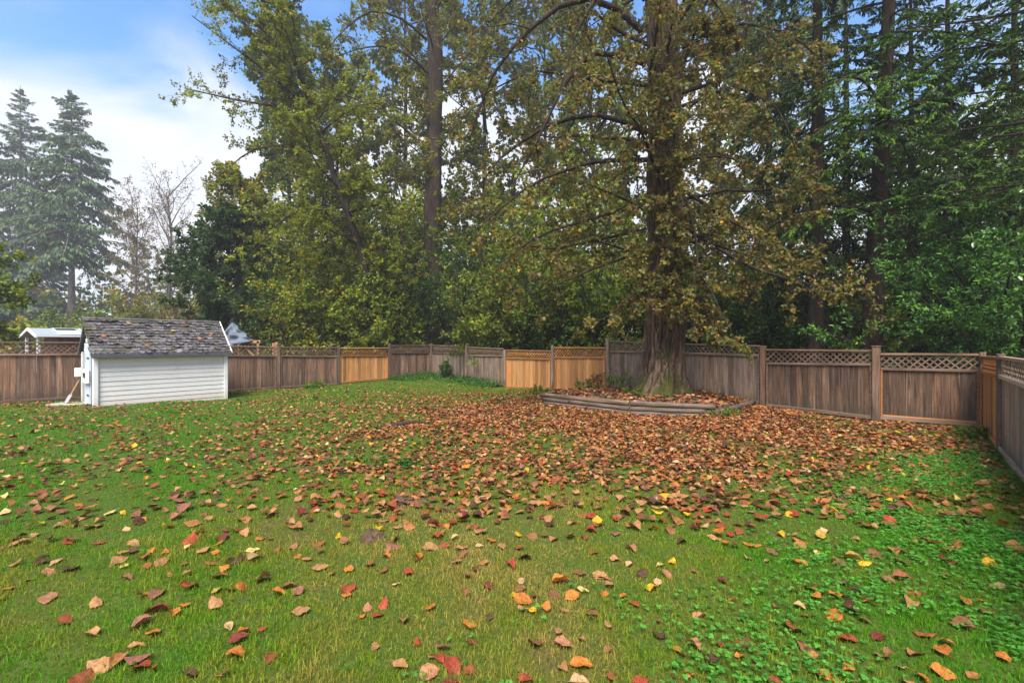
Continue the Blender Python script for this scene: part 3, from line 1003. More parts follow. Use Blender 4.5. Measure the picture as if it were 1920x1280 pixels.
def in_bed(P):
    P = np.atleast_2d(P)
    poly = np.array(FRONT + BACK[::-1])
    inside = np.zeros(len(P), bool)
    n = len(poly)
    for i in range(n):
        a, b = poly[i], poly[(i + 1) % n]
        c = ((a[1] > P[:, 1]) != (b[1] > P[:, 1])) & (P[:, 0] < (b[0] - a[0]) * (P[:, 1] - a[1]) / (b[1] - a[1] + 1e-12) + a[0])
        inside ^= c
    return inside

def build_bed():
    S, T = 60, 26
    V = []
    rr = np.random.RandomState(2)
    for j in range(T + 1):
        v = j / T
        f = poly_pt(FRONT, np.linspace(0, 1, S + 1))
        b = poly_pt(BACK, np.linspace(0, 1, S + 1))
        p = f + (b - f) * v
        z = bed_height(p) + rr.uniform(-0.012, 0.012, len(p))
        if j == T: z -= 0.08
        V.append(np.column_stack([p, z]))
    # skirt at the front, inside the timbers
    f = V[0].copy(); f[:, 2] = -0.1
    V = np.concatenate([f[None]] + [q[None] for q in V]).reshape(-1, 3)
    W = S + 1
    i = (np.arange(T + 1)[:, None] * W + np.arange(S)).ravel()
    P = np.stack([i, i + 1, i + W + 1, i + W], 1)
    o = mobj('planting_bed', mk_mesh('planting_bed', V, [P], smooth=True, mat=M['soil']))
    tag(o, 'raised earth bed round the foot of the huge trunk', kind='structure')

    w = thing('retaining_edge', 'low edging of stacked weathered landscape logs round the trunk', 'garden edging', (*BA, 0))
    w.location = (0, 0, 0)
    def log(a, b, z, r, ext0=0.0, ext1=0.0, za=0.0, zb=0.0):
        v = b - a
        L = float(np.hypot(*v))
        u = v / L
        a2 = a - u * ext0; b2 = b + u * ext1
        L2 = float(np.hypot(*(b2 - a2)))
        bm = bmesh.new()
        n, m = 12, 8
        rings = []
        for k in range(m + 1):
            x = L2 * k / m
            ring = []
            for q in range(n):
                an = q / n * 2 * math.pi
                rr = r * (1 + R.uniform(-0.05, 0.05))
                ring.append(bm.verts.new((x, rr * 0.8 * math.cos(an), z + za + (zb - za) * k / m + rr * math.sin(an))))
            rings.append(ring)
        for k in range(m):
            for q in range(n):
                bm.faces.new((rings[k][q], rings[k][(q + 1) % n], rings[k + 1][(q + 1) % n], rings[k + 1][q]))
        bm.faces.new(rings[0]); bm.faces.new(rings[-1][::-1])
        o = bm_obj('log', bm, M['log'], w, smooth=True)
        o.location = (a2[0], a2[1], 0)
        o.rotation_euler = (0, 0, math.atan2(v[1], v[0]))
        return o
    mid = BA + (BB - BA) * 0.32
    for k, (z, r) in enumerate(((0.05, 0.058), (0.165, 0.058), (0.28, 0.06))):
        if k == 1:
            log(BA, mid, z, r, 0.03, -0.01); log(mid, BB, z, r, -0.01, -0.02)
        else:
            log(BA, BB, z, r, 0.05 * k, -0.02)
        log(BB, BC, z, r, -0.02, (-0.02, -0.3, -0.06)[k], 0, -0.02)
    for z in (0.05, 0.16):
        log(BC + np.array([0.05, 0.02]), BD, z - 0.02, 0.06, -0.06, -0.1, 0, 0.03)
    for p in (BB, BC):
        mobj('stake', box_me('stake', p[0] - 0.045, p[0] + 0.045, p[1] + 0.06, p[1] + 0.14, -0.1, 0.3, 0.008, M['log']), w)
build_bed()
# ================================================================ vegetation generators
def unit(v):
    return v / (np.linalg.norm(v, axis=-1, keepdims=True) + 1e-9)

def resample(path, n):
    path = np.asarray(path, float)
    d = np.linalg.norm(path[1:] - path[:-1], axis=1)
    c = np.concatenate([[0], np.cumsum(d)])
    t = np.linspace(0, c[-1], n + 1)
    return np.stack([np.interp(t, c, path[:, k]) for k in range(3)], 1)

def smooth_path(path, n):
    p = resample(path, n * 4)
    for _ in range(6):
        q = p.copy(); q[1:-1] = (p[:-2] + 2 * p[1:-1] + p[2:]) / 4; p = q
    return resample(p, n)

def grow(rng, start, dirs, lens, n, wob, up):
    N = len(start)
    pts = np.zeros((N, n + 1, 3)); pts[:, 0] = start
    d = unit(dirs)
    for i in range(n):
        d = unit(d + rng.normal(0, wob, (N, 3)) + np.array([0, 0, up]))
        pts[:, i + 1] = pts[:, i] + d * (lens / n)[:, None]
    return pts

def sample(pts, ti, t):
    """position and tangent at parameter t (0..1) of polylines pts[ti]"""
    n = pts.shape[1] - 1
    k = np.clip((t * n).astype(int), 0, n - 1)
    f = t * n - k
    a, b = pts[ti, k], pts[ti, k + 1]
    return a + (b - a) * f[:, None], unit(b - a)

def spawn(rng, pts, lens, m, t0, t1, ang, angj, lenfac, lenj=0.3, flat=0.0, tpow=1.0, taper=0.55):
    N = len(pts)
    ti = np.repeat(np.arange(N), m)
    t = (np.tile((np.arange(m) + 0.5) / m, N) + rng.uniform(-0.5, 0.5, N * m) / m)
    t = t0 + (t1 - t0) * np.clip(t, 0, 1) ** tpow
    p, tg = sample(pts, ti, t)
    r = rng.normal(0, 1, (N * m, 3)); r[:, 2] *= (1 - flat)
    perp = unit(r - (r * tg).sum(1)[:, None] * tg)
    a = ang + rng.normal(0, angj, N * m)
    d = np.cos(a)[:, None] * tg + np.sin(a)[:, None] * perp
    ln = lens[ti] * lenfac * (1 - taper * t) * rng.uniform(1 - lenj, 1 + lenj, N * m)
    return p, d, ln, ti, t

def tubes(pts, r0, r1, sides, power=1.0):
    N, n1, _ = pts.shape
    tg = np.empty_like(pts)
    tg[:, 1:-1] = pts[:, 2:] - pts[:, :-2]
    tg[:, 0] = pts[:, 1] - pts[:, 0]; tg[:, -1] = pts[:, -1] - pts[:, -2]
    tg = unit(tg)
    ref = np.where(np.abs(tg[..., 2:3]) > 0.9, np.array([1.0, 0, 0]), np.array([0, 0, 1.0]))
    u = unit(np.cross(tg, ref)); v = np.cross(tg, u)
    t = np.linspace(0, 1, n1)[None, :] ** power
    r = np.asarray(r0)[:, None] + (np.asarray(r1) - np.asarray(r0))[:, None] * t
    a = np.arange(sides) / sides * 2 * math.pi
    V = pts[:, :, None, :] + r[:, :, None, None] * (np.cos(a)[None, None, :, None] * u[:, :, None, :] + np.sin(a)[None, None, :, None] * v[:, :, None, :])
    base = (np.arange(N)[:, None, None] * n1 + np.arange(n1 - 1)[None, :, None]) * sides
    q = np.arange(sides)[None, None, :]; q2 = (q + 1) % sides
    P = np.stack([base + q, base + q2, base + sides + q2, base + sides + q], -1).reshape(-1, 4)
    return V.reshape(-1, 3), P

def lod(rng, P, S):
    """foliage far above what the photo shows: fewer, larger leaves that still shade"""
    hi = (P[:, 2] - EYE) > 0.84 * np.maximum(P[:, 1], 0.1)
    keep = ~hi | (rng.uniform(0, 1, len(P)) < 0.2)
    return keep, np.where(hi, S * 2.0, S)

class Acc:
    def __init__(s): s.V, s.P, s.n = [], [], 0
    def add(s, V, P):
        s.V.append(V); s.P.append(P + s.n); s.n += len(V)
    def mesh(s, name, mat, smooth=True):
        return mk_mesh(name, np.concatenate(s.V), [np.concatenate(s.P)], smooth=smooth, mat=mat)

def palette(rng, n, pal, jit=0.22, clump=None):
    w = np.array([p[0] for p in pal], float); w /= w.sum()
    c = np.array([p[1] for p in pal])
    k = rng.choice(len(pal), n, p=w)
    col = c[k] * (1 + rng.uniform(-jit, jit, (n, 1))) * (1 + rng.uniform(-0.06, 0.06, (n, 3)))
    if clump is not None: col = col * clump[:, None]
    return np.clip(col, 0.002, 0.9)

def leaves_mesh(name, P, D, Nn, S, col, mat, aspect=0.7, six=False, fold=0.12):
    D = unit(D)
    side = unit(np.cross(D, Nn)); up = np.cross(side, D)
    S = S[:, None]
    if not six:
        w = S * aspect * 0.5
        v0 = P
        v1 = P + D * S * 0.42 + side * w + up * S * fold
        v2 = P + D * S - up * S * 0.06
        v3 = P + D * S * 0.42 - side * w + up * S * fold
        V = np.stack([v0, v1, v2, v3], 1).reshape(-1, 3)
        i = np.arange(len(P))[:, None] * 4
        T = np.concatenate([i + np.array([[0, 1, 2]]), i + np.array([[0, 2, 3]])])
        k = 4
    else:
        w = S * aspect * 0.5
        v0 = P
        v1 = P + D * S * 0.22 + side * w + up * S * fold
        v2 = P + D * S * 0.62 + side * w * 0.72 + up * S * fold * 0.6
        v3 = P + D * S - up * S * 0.1
        v4 = P + D * S * 0.62 - side * w * 0.72 + up * S * fold * 0.6
        v5 = P + D * S * 0.22 - side * w + up * S * fold
        V = np.stack([v0, v1, v2, v3, v4, v5], 1).reshape(-1, 3)
        i = np.arange(len(P))[:, None] * 6
        T = np.concatenate([i + np.array([[0, 1, 2, 3]]), i + np.array([[0, 3, 4, 5]])])
        k = 6
    return mk_mesh(name, V, [T], np.repeat(col, k, axis=0), mat=mat)

def leaf_frames(rng, pts, k, t0, t1, size, spread, droop, flat):
    N = len(pts)
    ti = np.repeat(np.arange(N), k)
    t = t0 + (t1 - t0) * rng.uniform(0, 1, N * k)
    p, tg = sample(pts, ti, t)
    d = unit(tg * 0.5 + rng.normal(0, 1, (N * k, 3)) * spread + np.array([0, 0, -droop]))
    p = p + d * size * rng.uniform(0.1, 0.6, (N * k, 1))
    nn = unit(rng.normal(0, 1, (N * k, 3)) * (1 - flat) + np.array([0, 0, 1.0]) * flat + np.array([0, -0.15, 0]))
    s = size * rng.uniform(0.65, 1.25, N * k)
    return p, d, nn, s, ti

G_YEL = (0.42, 0.3, 0.02); G_LIME = (0.23, 0.27, 0.024); G_MID = (0.12, 0.17, 0.022); G_DARK = (0.045, 0.08, 0.02)
G_OLIVE = (0.16, 0.145, 0.03); G_BRONZE = (0.19, 0.11, 0.035); G_RUST = (0.17, 0.06, 0.025); G_TAN = (0.26, 0.18, 0.10)
G_DEEP = (0.018, 0.04, 0.016)

def broadleaf(name, label, cat, group, trunk, r0, r1, seed, guides=(), nl=26, zr=(0.25, 0.98), llen=4.0, lang=1.0, shape='oval',
              m2=8, m3=6, k=12, size=0.12, pal=None, up1=0.03, up2=0.02, droop=0.25, bark='bark', leafmat='leaf', flat=0.5,
              l2=0.5, l3=0.45, aspect=0.72, six=False, keep=None, sides=10, twig_r=0.006, azbias=None, trunk_mesh=None, spread=0.8, pick=0, wob=0.13, twigs=True, epi=0):
    rng = np.random.RandomState(seed)
    tp = smooth_path(trunk, 16)
    H = np.linalg.norm(tp[1:] - tp[:-1], axis=1).sum()
    root = thing(name, label, cat, (tp[0][0], tp[0][1], tp[0][2]), 0, group)
    o0 = tp[0].copy()
    A = Acc()
    if trunk_mesh is None:
        V, P = tubes(tp[None], [r0], [r1], sides, 0.9)
        # root flare
        hgt = np.clip(1 - (V[:, 2] - o0[2]) / 1.2, 0, 1)
        ctr = np.repeat(tp, sides, axis=0)
        V = ctr + (V - ctr) * (1 + 0.55 * hgt[:, None] ** 2)
        V = V + rng.normal(0, r0 * 0.05, V.shape)
        tm = mk_mesh('trunk', V - o0, [P], smooth=True, mat=M[bark])
    else:
        tm = trunk_mesh
    mobj('trunk', tm, root)
    # limbs: guided ones first, then grown ones
    n1 = 8
    L1, len1 = [], []
    for g in guides:
        q = smooth_path(g, n1); L1.append(q); len1.append(np.linalg.norm(q[1:] - q[:-1], axis=1).sum())
    if nl:
        t = zr[0] + (zr[1] - zr[0]) * (np.arange(nl) + rng.uniform(0, 1, nl)) / nl
        p, tg = sample(tp[None], np.zeros(nl, int), np.clip(t, 0, 0.999))
        az = np.arange(nl) * 2.39996 + rng.uniform(-0.4, 0.4, nl)
        if azbias is not None:
            az = azbias[0] + (az % (2 * math.pi) - math.pi) * azbias[1]
        out = np.stack([np.cos(az), np.sin(az), np.zeros(nl)], 1)
        tt = (t - zr[0]) / (zr[1] - zr[0])
        prof = {'oval': np.sin(np.pi * (0.18 + 0.74 * tt)), 'cone': 1.05 - 0.85 * tt, 'vase': 0.4 + 0.7 * tt, 'col': np.full(nl, 0.9)}[shape]
        a = lang + rng.normal(0, 0.15, nl)
        d = np.cos(a)[:, None] * tg + np.sin(a)[:, None] * out
        ln = llen * prof * rng.uniform(0.7, 1.2, nl)
        g1 = grow(rng, p, d, ln, n1, wob, up1)
        L1 += list(g1); len1 += list(ln)
    if epi:   # short shoots sprouting straight from the trunk
        te = rng.uniform(0.13, 0.68, epi)
        pe, _ = sample(tp[None], np.zeros(epi, int), te)
        ae = rng.uniform(-2.9, -0.25, epi)
        de = np.stack([np.cos(ae), np.sin(ae), rng.uniform(-0.3, 0.5, epi)], 1)
        le = rng.uniform(0.8, 1.7, epi)
        ge = grow(rng, pe + de * np.array([1, 1, 0]) * r0 * 0.8, de, le, n1, wob, -0.08)
        L1 += list(ge); len1 += list(le)
    L1 = np.array(L1); len1 = np.array(len1)
    rl = np.clip(len1 * 0.013, 0.012, r0 * 0.55)
    A.add(*tubes(L1, rl, rl * 0.22, 6))
    p, d, ln, ti, t2 = spawn(rng, L1, len1, m2, 0.15, 1.0, 0.85, 0.25, l2, flat=0.2)
    L2 = grow(rng, p, d, ln, 5, wob * 1.2, up2)
    r2 = np.clip(ln * 0.009, twig_r, 0.04)
    A.add(*tubes(L2 if twigs else L2[:, [0, 2, 5]], r2, r2 * 0.35, 4 if twigs else 3))
    p, d, ln3, ti3, t3 = spawn(rng, L2, ln, m3, 0.1, 1.0, 0.8, 0.3, l3, flat=0.2)
    L3 = grow(rng, p, d, ln3, 3, wob * 1.4, up2 - 0.03)
    if keep is not None:
        kk = keep(L3[:, 1], rng)
        L3 = L3[kk]; ti3 = ti3[kk]
    if twigs:
        LV = L3[(L3[:, 0, 2] - EYE) < 0.82 * L3[:, 0, 1]][:, [0, 1, 3]]
        A.add(*tubes(LV, np.full(len(LV), twig_r * 0.8), np.full(len(LV), twig_r * 0.35), 3))
    br = A.mesh('branches', M[bark])
    br.transform(Matrix.Translation(Vector(-o0)))
    bo = mobj('branches', br, root); bo['kind'] = 'stuff'
    # leaves
    P_, D_, N_, S_, tl = leaf_frames(rng, L3, k, 0.05, 1.1, size, spread, droop, flat)
    clump = rng.uniform(0.72, 1.3, len(L2))[ti3][tl] * rng.uniform(0.85, 1.15, len(L3))[tl]
    # whole sprays share a hue now and then
    col = palette(rng, len(P_), pal, 0.22, clump)
    if pick:
        Z = P_ - np.array([0, 0, EYE])
        sx = 960 + F * Z[:, 0] / Z[:, 1]; sy = 640 - F * Z[:, 2] / Z[:, 1]
        inside = (sx > 5) & (sx < 1915) & (sy > 5) & (sy < 1275) & (beyond(P_[:, 0], P_[:, 1]) < 1e9)
        dist = np.linalg.norm(Z, axis=1)
        score = np.where(inside, S_ / dist, 0)
        best = np.argsort(-score)[:pick]
        rest = np.ones(len(P_), bool); rest[best] = False
        proto = leaf_proto(M[leafmat + '_single'], aspect)
        for b in best:
            d = unit(D_[b]); sd = unit(np.cross(d, N_[b])); u = np.cross(sd, d)
            o = bpy.data.objects.new('leaf', proto[b % len(proto)])
            s = S_[b] * 1.05
            m = Matrix(((d[0] * s, -sd[0] * s, u[0] * s, P_[b][0] - o0[0]), (d[1] * s, -sd[1] * s, u[1] * s, P_[b][1] - o0[1]), (d[2] * s, -sd[2] * s, u[2] * s, P_[b][2] - o0[2]), (0, 0, 0, 1)))
            link(o, root)
            o.matrix_basis = m
            o.color = (*col[b], 1)
    else:
        rest = np.ones(len(P_), bool)
    kp, S_ = lod(rng, P_, S_); rest &= kp
    lm = leaves_mesh('crown', P_[rest] - o0, D_[rest], N_[rest], S_[rest], col[rest], M[leafmat], aspect, six)
    co = mobj('crown', lm, root); co['kind'] = 'stuff'
    return root

_lp = {}
def leaf_proto(mat, aspect):
    key = (mat.name, aspect)
    if key in _lp: return _lp[key]
    out = []
    rr = np.random.RandomState(9)
    for k in range(4):
        V, P = [], []
        rows = 6
        bend, fold = rr.uniform(-0.25, 0.35), rr.uniform(0.1, 0.35)
        for j in range(rows + 1):
            t = j / rows
            w = 0.5 * aspect * (math.sin(math.pi * min(1, t ** 0.62)) ** 0.8 if 0 < t < 1 else 0.03)
            for i in (-1, 0, 1):
                V.append((t, i * w, abs(i) * w * fold - bend * t * t * 0.6))
        for j in range(rows):
            for i in (0, 1):
                a = j * 3 + i
                P.append((a, a + 1, a + 4, a + 3))
        out.append(mk_mesh('leaf', V, [P], smooth=True, mat=mat))
    _lp[key] = out
    return out

def single_leaf_mat(name, rough, spec, trans):
    t = NT(name)
    c = t.n('ShaderNodeObjectInfo').outputs['Color']
    n = t.noise(t.coord('Object', (4, 4, 4), t.n('ShaderNodeObjectInfo').outputs['Location']), 1.0, 4)
    c = t.mix(0.5, c, t.ramp(n, [(0.3, (0.5, 0.45, 0.4)), (0.6, (1.2, 1.2, 1.1))]), 'MULTIPLY')
    p = t.bsdf(c, rough, None, spec)
    tr = t.n('ShaderNodeBsdfTranslucent'); t.l(c, tr.inputs['Color'])
    ms = t.n('ShaderNodeMixShader'); ms.inputs[0].default_value = trans
    t.l(p, ms.inputs[1]); t.l(tr.outputs[0], ms.inputs[2])
    return t.done(ms.outputs[0])
M['leaf_single'] = single_leaf_mat('leaf_single', 0.45, 0.35, 0.3)
M['glossy_leaf_single'] = single_leaf_mat('glossy_leaf_single', 0.28, 0.5, 0.12)

def conifer(name, label, group, base, H, r0, seed, zlo=0.2, blen=4.0, nb=90, m2=14, k=22, size=0.3, wid=0.12, pal=None, droop=-0.05,
            bark='bark_dark', lean=(0, 0), shape=0.8, l2=0.42, hang=0.35, dead=0, guides=(), az=None, sweep=0.03, keep=None, twigs=False):
    rng = np.random.RandomState(seed)
    base = np.array(base, float)
    tp = smooth_path([base, base + [lean[0] * 0.5 + 0.06, lean[1] * 0.5, H * 0.5], base + [lean[0], lean[1], H]], 16)
    root = thing(name, label, 'tree', tuple(base), 0, group)
    V, P = tubes(tp[None], [r0], [0.02], 12, 0.85)
    hgt = np.clip(1 - (V[:, 2] - base[2]) / 0.9, 0, 1)
    ctr = np.repeat(tp, 12, axis=0)
    V = ctr + (V - ctr) * (1 + 0.4 * hgt[:, None] ** 2) + rng.normal(0, r0 * 0.03, V.shape)
    mobj('trunk', mk_mesh('trunk', V - base, [P], smooth=True, mat=M[bark]), root)
    A = Acc()
    t = zlo + (0.985 - zlo) * ((np.arange(nb) + rng.uniform(0, 1, nb)) / nb)
    p, tg = sample(tp[None], np.zeros(nb, int), t)
    a = np.arange(nb) * 2.39996 + rng.uniform(-0.5, 0.5, nb)
    if az is not None:
        a = az[0] + ((a % (2 * math.pi)) - math.pi) * az[1]
    out = np.stack([np.cos(a), np.sin(a), np.zeros(nb)], 1)
    tt = (t - zlo) / (1 - zlo)
    ln = blen * ((1 - tt) ** shape * 0.975 + 0.025) * np.where(tt < 0.08, rng.uniform(0.4, 1.0, nb), 1) * rng.uniform(0.45, 1.2, nb)
    e = 0.25 * tt + 0.7 * tt ** 4 + 0.05 + rng.normal(0, 0.22, nb)
    d = out * np.cos(e)[:, None] + np.array([0, 0, 1.0]) * np.sin(e)[:, None]
    n1 = 8
    # boughs sag then lift at the tip
    N = nb
    L1 = np.zeros((N, n1 + 1, 3)); L1[:, 0] = p
    dd = d
    for i in range(n1):
        v = (droop * 2.2 if i < 5 else sweep * 3)
        dd = unit(dd + rng.normal(0, 0.05, (N, 3)) + np.array([0, 0, 1.0]) * v)
        L1[:, i + 1] = L1[:, i] + dd * (ln / n1)[:, None]
    L1 = list(L1); ln = list(ln)
    for g in guides:
        q = smooth_path(g, n1); L1.append(q); ln.append(np.linalg.norm(q[1:] - q[:-1], axis=1).sum())
    L1 = np.array(L1); ln = np.array(ln)
    N = len(L1)
    rl = np.clip(ln * 0.011, 0.012, r0 * 0.4)
    A.add(*tubes(L1, rl, rl * 0.2, 5))
    # dead bare boughs low on the trunk
    if dead:
        td = rng.uniform(0.06, zlo + 0.05, dead)
        p, tg = sample(tp[None], np.zeros(dead, int), td)
        a = rng.uniform(0, 6.28, dead)
        d = np.stack([np.cos(a), np.sin(a), rng.normal(-0.05, 0.2, dead)], 1)
        DL = grow(rng, p, d, rng.uniform(0.6, 2.4, dead), 6, 0.14, -0.03)
        A.add(*tubes(DL, np.full(dead, 0.018), np.full(dead, 0.004), 4))
        p2, d2, ln2, _, _ = spawn(rng, DL, np.full(dead, 1.4), 5, 0.2, 1.0, 0.9, 0.3, 0.4)
        A.add(*tubes(grow(rng, p2, d2, ln2, 3, 0.2, -0.04), np.full(dead * 5, 0.006), np.full(dead * 5, 0.002), 3))
    # side sprays in the plane of the bough
    m = m2
    ti = np.repeat(np.arange(N), m)
    ts = np.clip((np.tile((np.arange(m) + 0.5) / m, N) + rng.uniform(-0.5, 0.5, N * m) / m), 0, 0.999)
    ts = 0.1 + 0.9 * ts
    p, tg = sample(L1, ti, np.clip(ts, 0, 0.999))
    sd = unit(np.cross(tg, np.array([0, 0, 1.0]))) * np.where(np.arange(N * m) % 2 == 0, 1, -1)[:, None]
    an = 0.85 + rng.normal(0, 0.22, N * m)
    d = np.cos(an)[:, None] * tg + np.sin(an)[:, None] * sd + rng.normal(0, 0.12, (N * m, 3))
    l2n = ln[ti] * l2 * (1.05 - 0.72 * ts) * rng.uniform(0.6, 1.25, N * m)
    L2 = grow(rng, p, d, l2n, 4, 0.07, -0.09)
    if keep is not None:
        kk = keep(L2[:, 0], rng); L2 = L2[kk]; l2n = l2n[kk]; ti = ti[kk]
    if twigs: A.add(*tubes(L2, np.full(len(L2), 0.008), np.full(len(L2), 0.003), 3))
    br = A.mesh('boughs', M[bark]); br.transform(Matrix.Translation(Vector(-base)))
    bo = mobj('branches', br, root); bo['kind'] = 'stuff'
    # needle sprays
    NL = len(L2)
    tl = np.repeat(np.arange(NL), k)
    tq = rng.uniform(0.02, 1.0, NL * k)
    p, tg = sample(L2, tl, np.clip(tq, 0, 0.999))
    sgn = np.where(rng.uniform(0, 1, NL * k) < 0.5, 1, -1)[:, None]
    sd = unit(np.cross(tg, np.array([0, 0, 1.0]))) * sgn
    an = rng.normal(0.75, 0.3, NL * k)
    d = unit(np.cos(an)[:, None] * tg + np.sin(an)[:, None] * sd + rng.normal(0, 0.18, (NL * k, 3)) + np.array([0, 0, -hang]))
    nn = unit(np.array([0, 0, 1.0]) + rng.normal(0, 0.4, (NL * k, 3)))
    s = size * rng.uniform(0.55, 1.25, NL * k) * np.clip(ln[ti][tl] / blen * 2.2, 0.4, 1)
    clump = rng.uniform(0.7, 1.35, N)[ti][tl] * rng.uniform(0.85, 1.2, NL)[tl]
    col = palette(rng, NL * k, pal, 0.2, clump)
    kp, s = lod(rng, p, s)
    lm = leaves_mesh('crown', p[kp] - base, d[kp], nn[kp], s[kp], col[kp], M['needle'], wid / size, fold=0.05)
    co = mobj('crown', lm, root); co['kind'] = 'stuff'
    return root

def bush(name, label, group, base, H, W, seed, ns=12, m2=8, m3=6, k=10, size=0.11, pal=None, bark='bark_dark', leafmat='leaf', flat=0.55, six=False,
         cat='shrub', lean=0.5, aspect=0.62, droop=0.2, pick=0, up=0.03, keep=None, r=0.03, l2=0.42, twigs=False, lt=(0.1, 1.15)):
    rng = np.random.RandomState(seed)
    base = np.array(base, float)
    root = thing(name, label, cat, tuple(base), 0, group)
    a = np.arange(ns) * 2.39996 + rng.uniform(-0.3, 0.3, ns)
    rad = np.sqrt((np.arange(ns) + 0.5) / ns)
    out = np.stack([np.cos(a), np.sin(a), np.zeros(ns)], 1)
    st = base + out * rad[:, None] * 0.25
    d = out * (rad * lean * W / max(H, 0.01) * 1.4)[:, None] + np.array([0, 0, 1.0])
    ln = H * (1.15 - 0.28 * rad ** 2) * rng.uniform(0.75, 1.05, ns)
    L1 = grow(rng, st, d, ln, 7, 0.1, -0.02)
    A = Acc()
    A.add(*tubes(L1, np.full(ns, r * H / 3), np.full(ns, r * 0.25), 6))
    p, d, l2n, ti, t2 = spawn(rng, L1, ln, m2, 0.12, 1.0, 0.95, 0.25, l2, flat=0.3, taper=0.6)
    L2 = grow(rng, p, d, l2n, 5, 0.14, up)
    A.add(*tubes(L2 if twigs else L2[:, [0, 2, 5]], np.clip(l2n * 0.009, 0.005, 0.02), np.full(len(L2), 0.003), 4 if twigs else 3))
    p, d, l3n, ti3, t3 = spawn(rng, L2, l2n, m3, 0.1, 1.0, 0.8, 0.3, 0.45, flat=0.3)
    L3 = grow(rng, p, d, l3n, 3, 0.16, up - 0.02)
    if keep is not None:
        kk = keep(L3[:, 1], rng); L3 = L3[kk]; ti3 = ti3[kk]
    if twigs: A.add(*tubes(L3, np.full(len(L3), 0.004), np.full(len(L3), 0.002), 3))
    br = A.mesh('stems', M[bark]); br.transform(Matrix.Translation(Vector(-base)))
    bo = mobj('branches', br, root); bo['kind'] = 'stuff'
    P_, D_, N_, S_, tl = leaf_frames(rng, L3, k, lt[0], lt[1], size, 0.75, droop, flat)
    clump = rng.uniform(0.7, 1.35, len(L2))[ti3][tl]
    col = palette(rng, len(P_), pal, 0.22, clump)
    rest = np.ones(len(P_), bool)
    if pick:
        Z = P_ - np.array([0, 0, EYE])
        sx = 960 + F * Z[:, 0] / Z[:, 1]; sy = 640 - F * Z[:, 2] / Z[:, 1]
        ins = (sx > 5) & (sx < 1915) & (sy > 5) & (sy < 655)
        # nearest to the eye = outermost leaves
        score = np.where(ins, S_ / np.linalg.norm(Z, axis=1) ** 2, 0)
        best = np.argsort(-score)[:pick]
        rest[best] = False
        proto = leaf_proto(M[leafmat + '_single'], aspect)
        for b in best:
            dd = unit(D_[b]); sd = unit(np.cross(dd, N_[b])); u = np.cross(sd, dd)
            s = S_[b]
            o = bpy.data.objects.new('leaf', proto[b % len(proto)])
            link(o, root)
            q = P_[b] - base
            o.matrix_basis = Matrix(((dd[0] * s, -sd[0] * s, u[0] * s, q[0]), (dd[1] * s, -sd[1] * s, u[1] * s, q[1]), (dd[2] * s, -sd[2] * s, u[2] * s, q[2]), (0, 0, 0, 1)))
            o.color = (*col[b], 1)
    lm = leaves_mesh('crown', P_[rest] - base, D_[rest], N_[rest], S_[rest], col[rest], M[leafmat], aspect, six)
    co = mobj('crown', lm, root); co['kind'] = 'stuff'
    return root

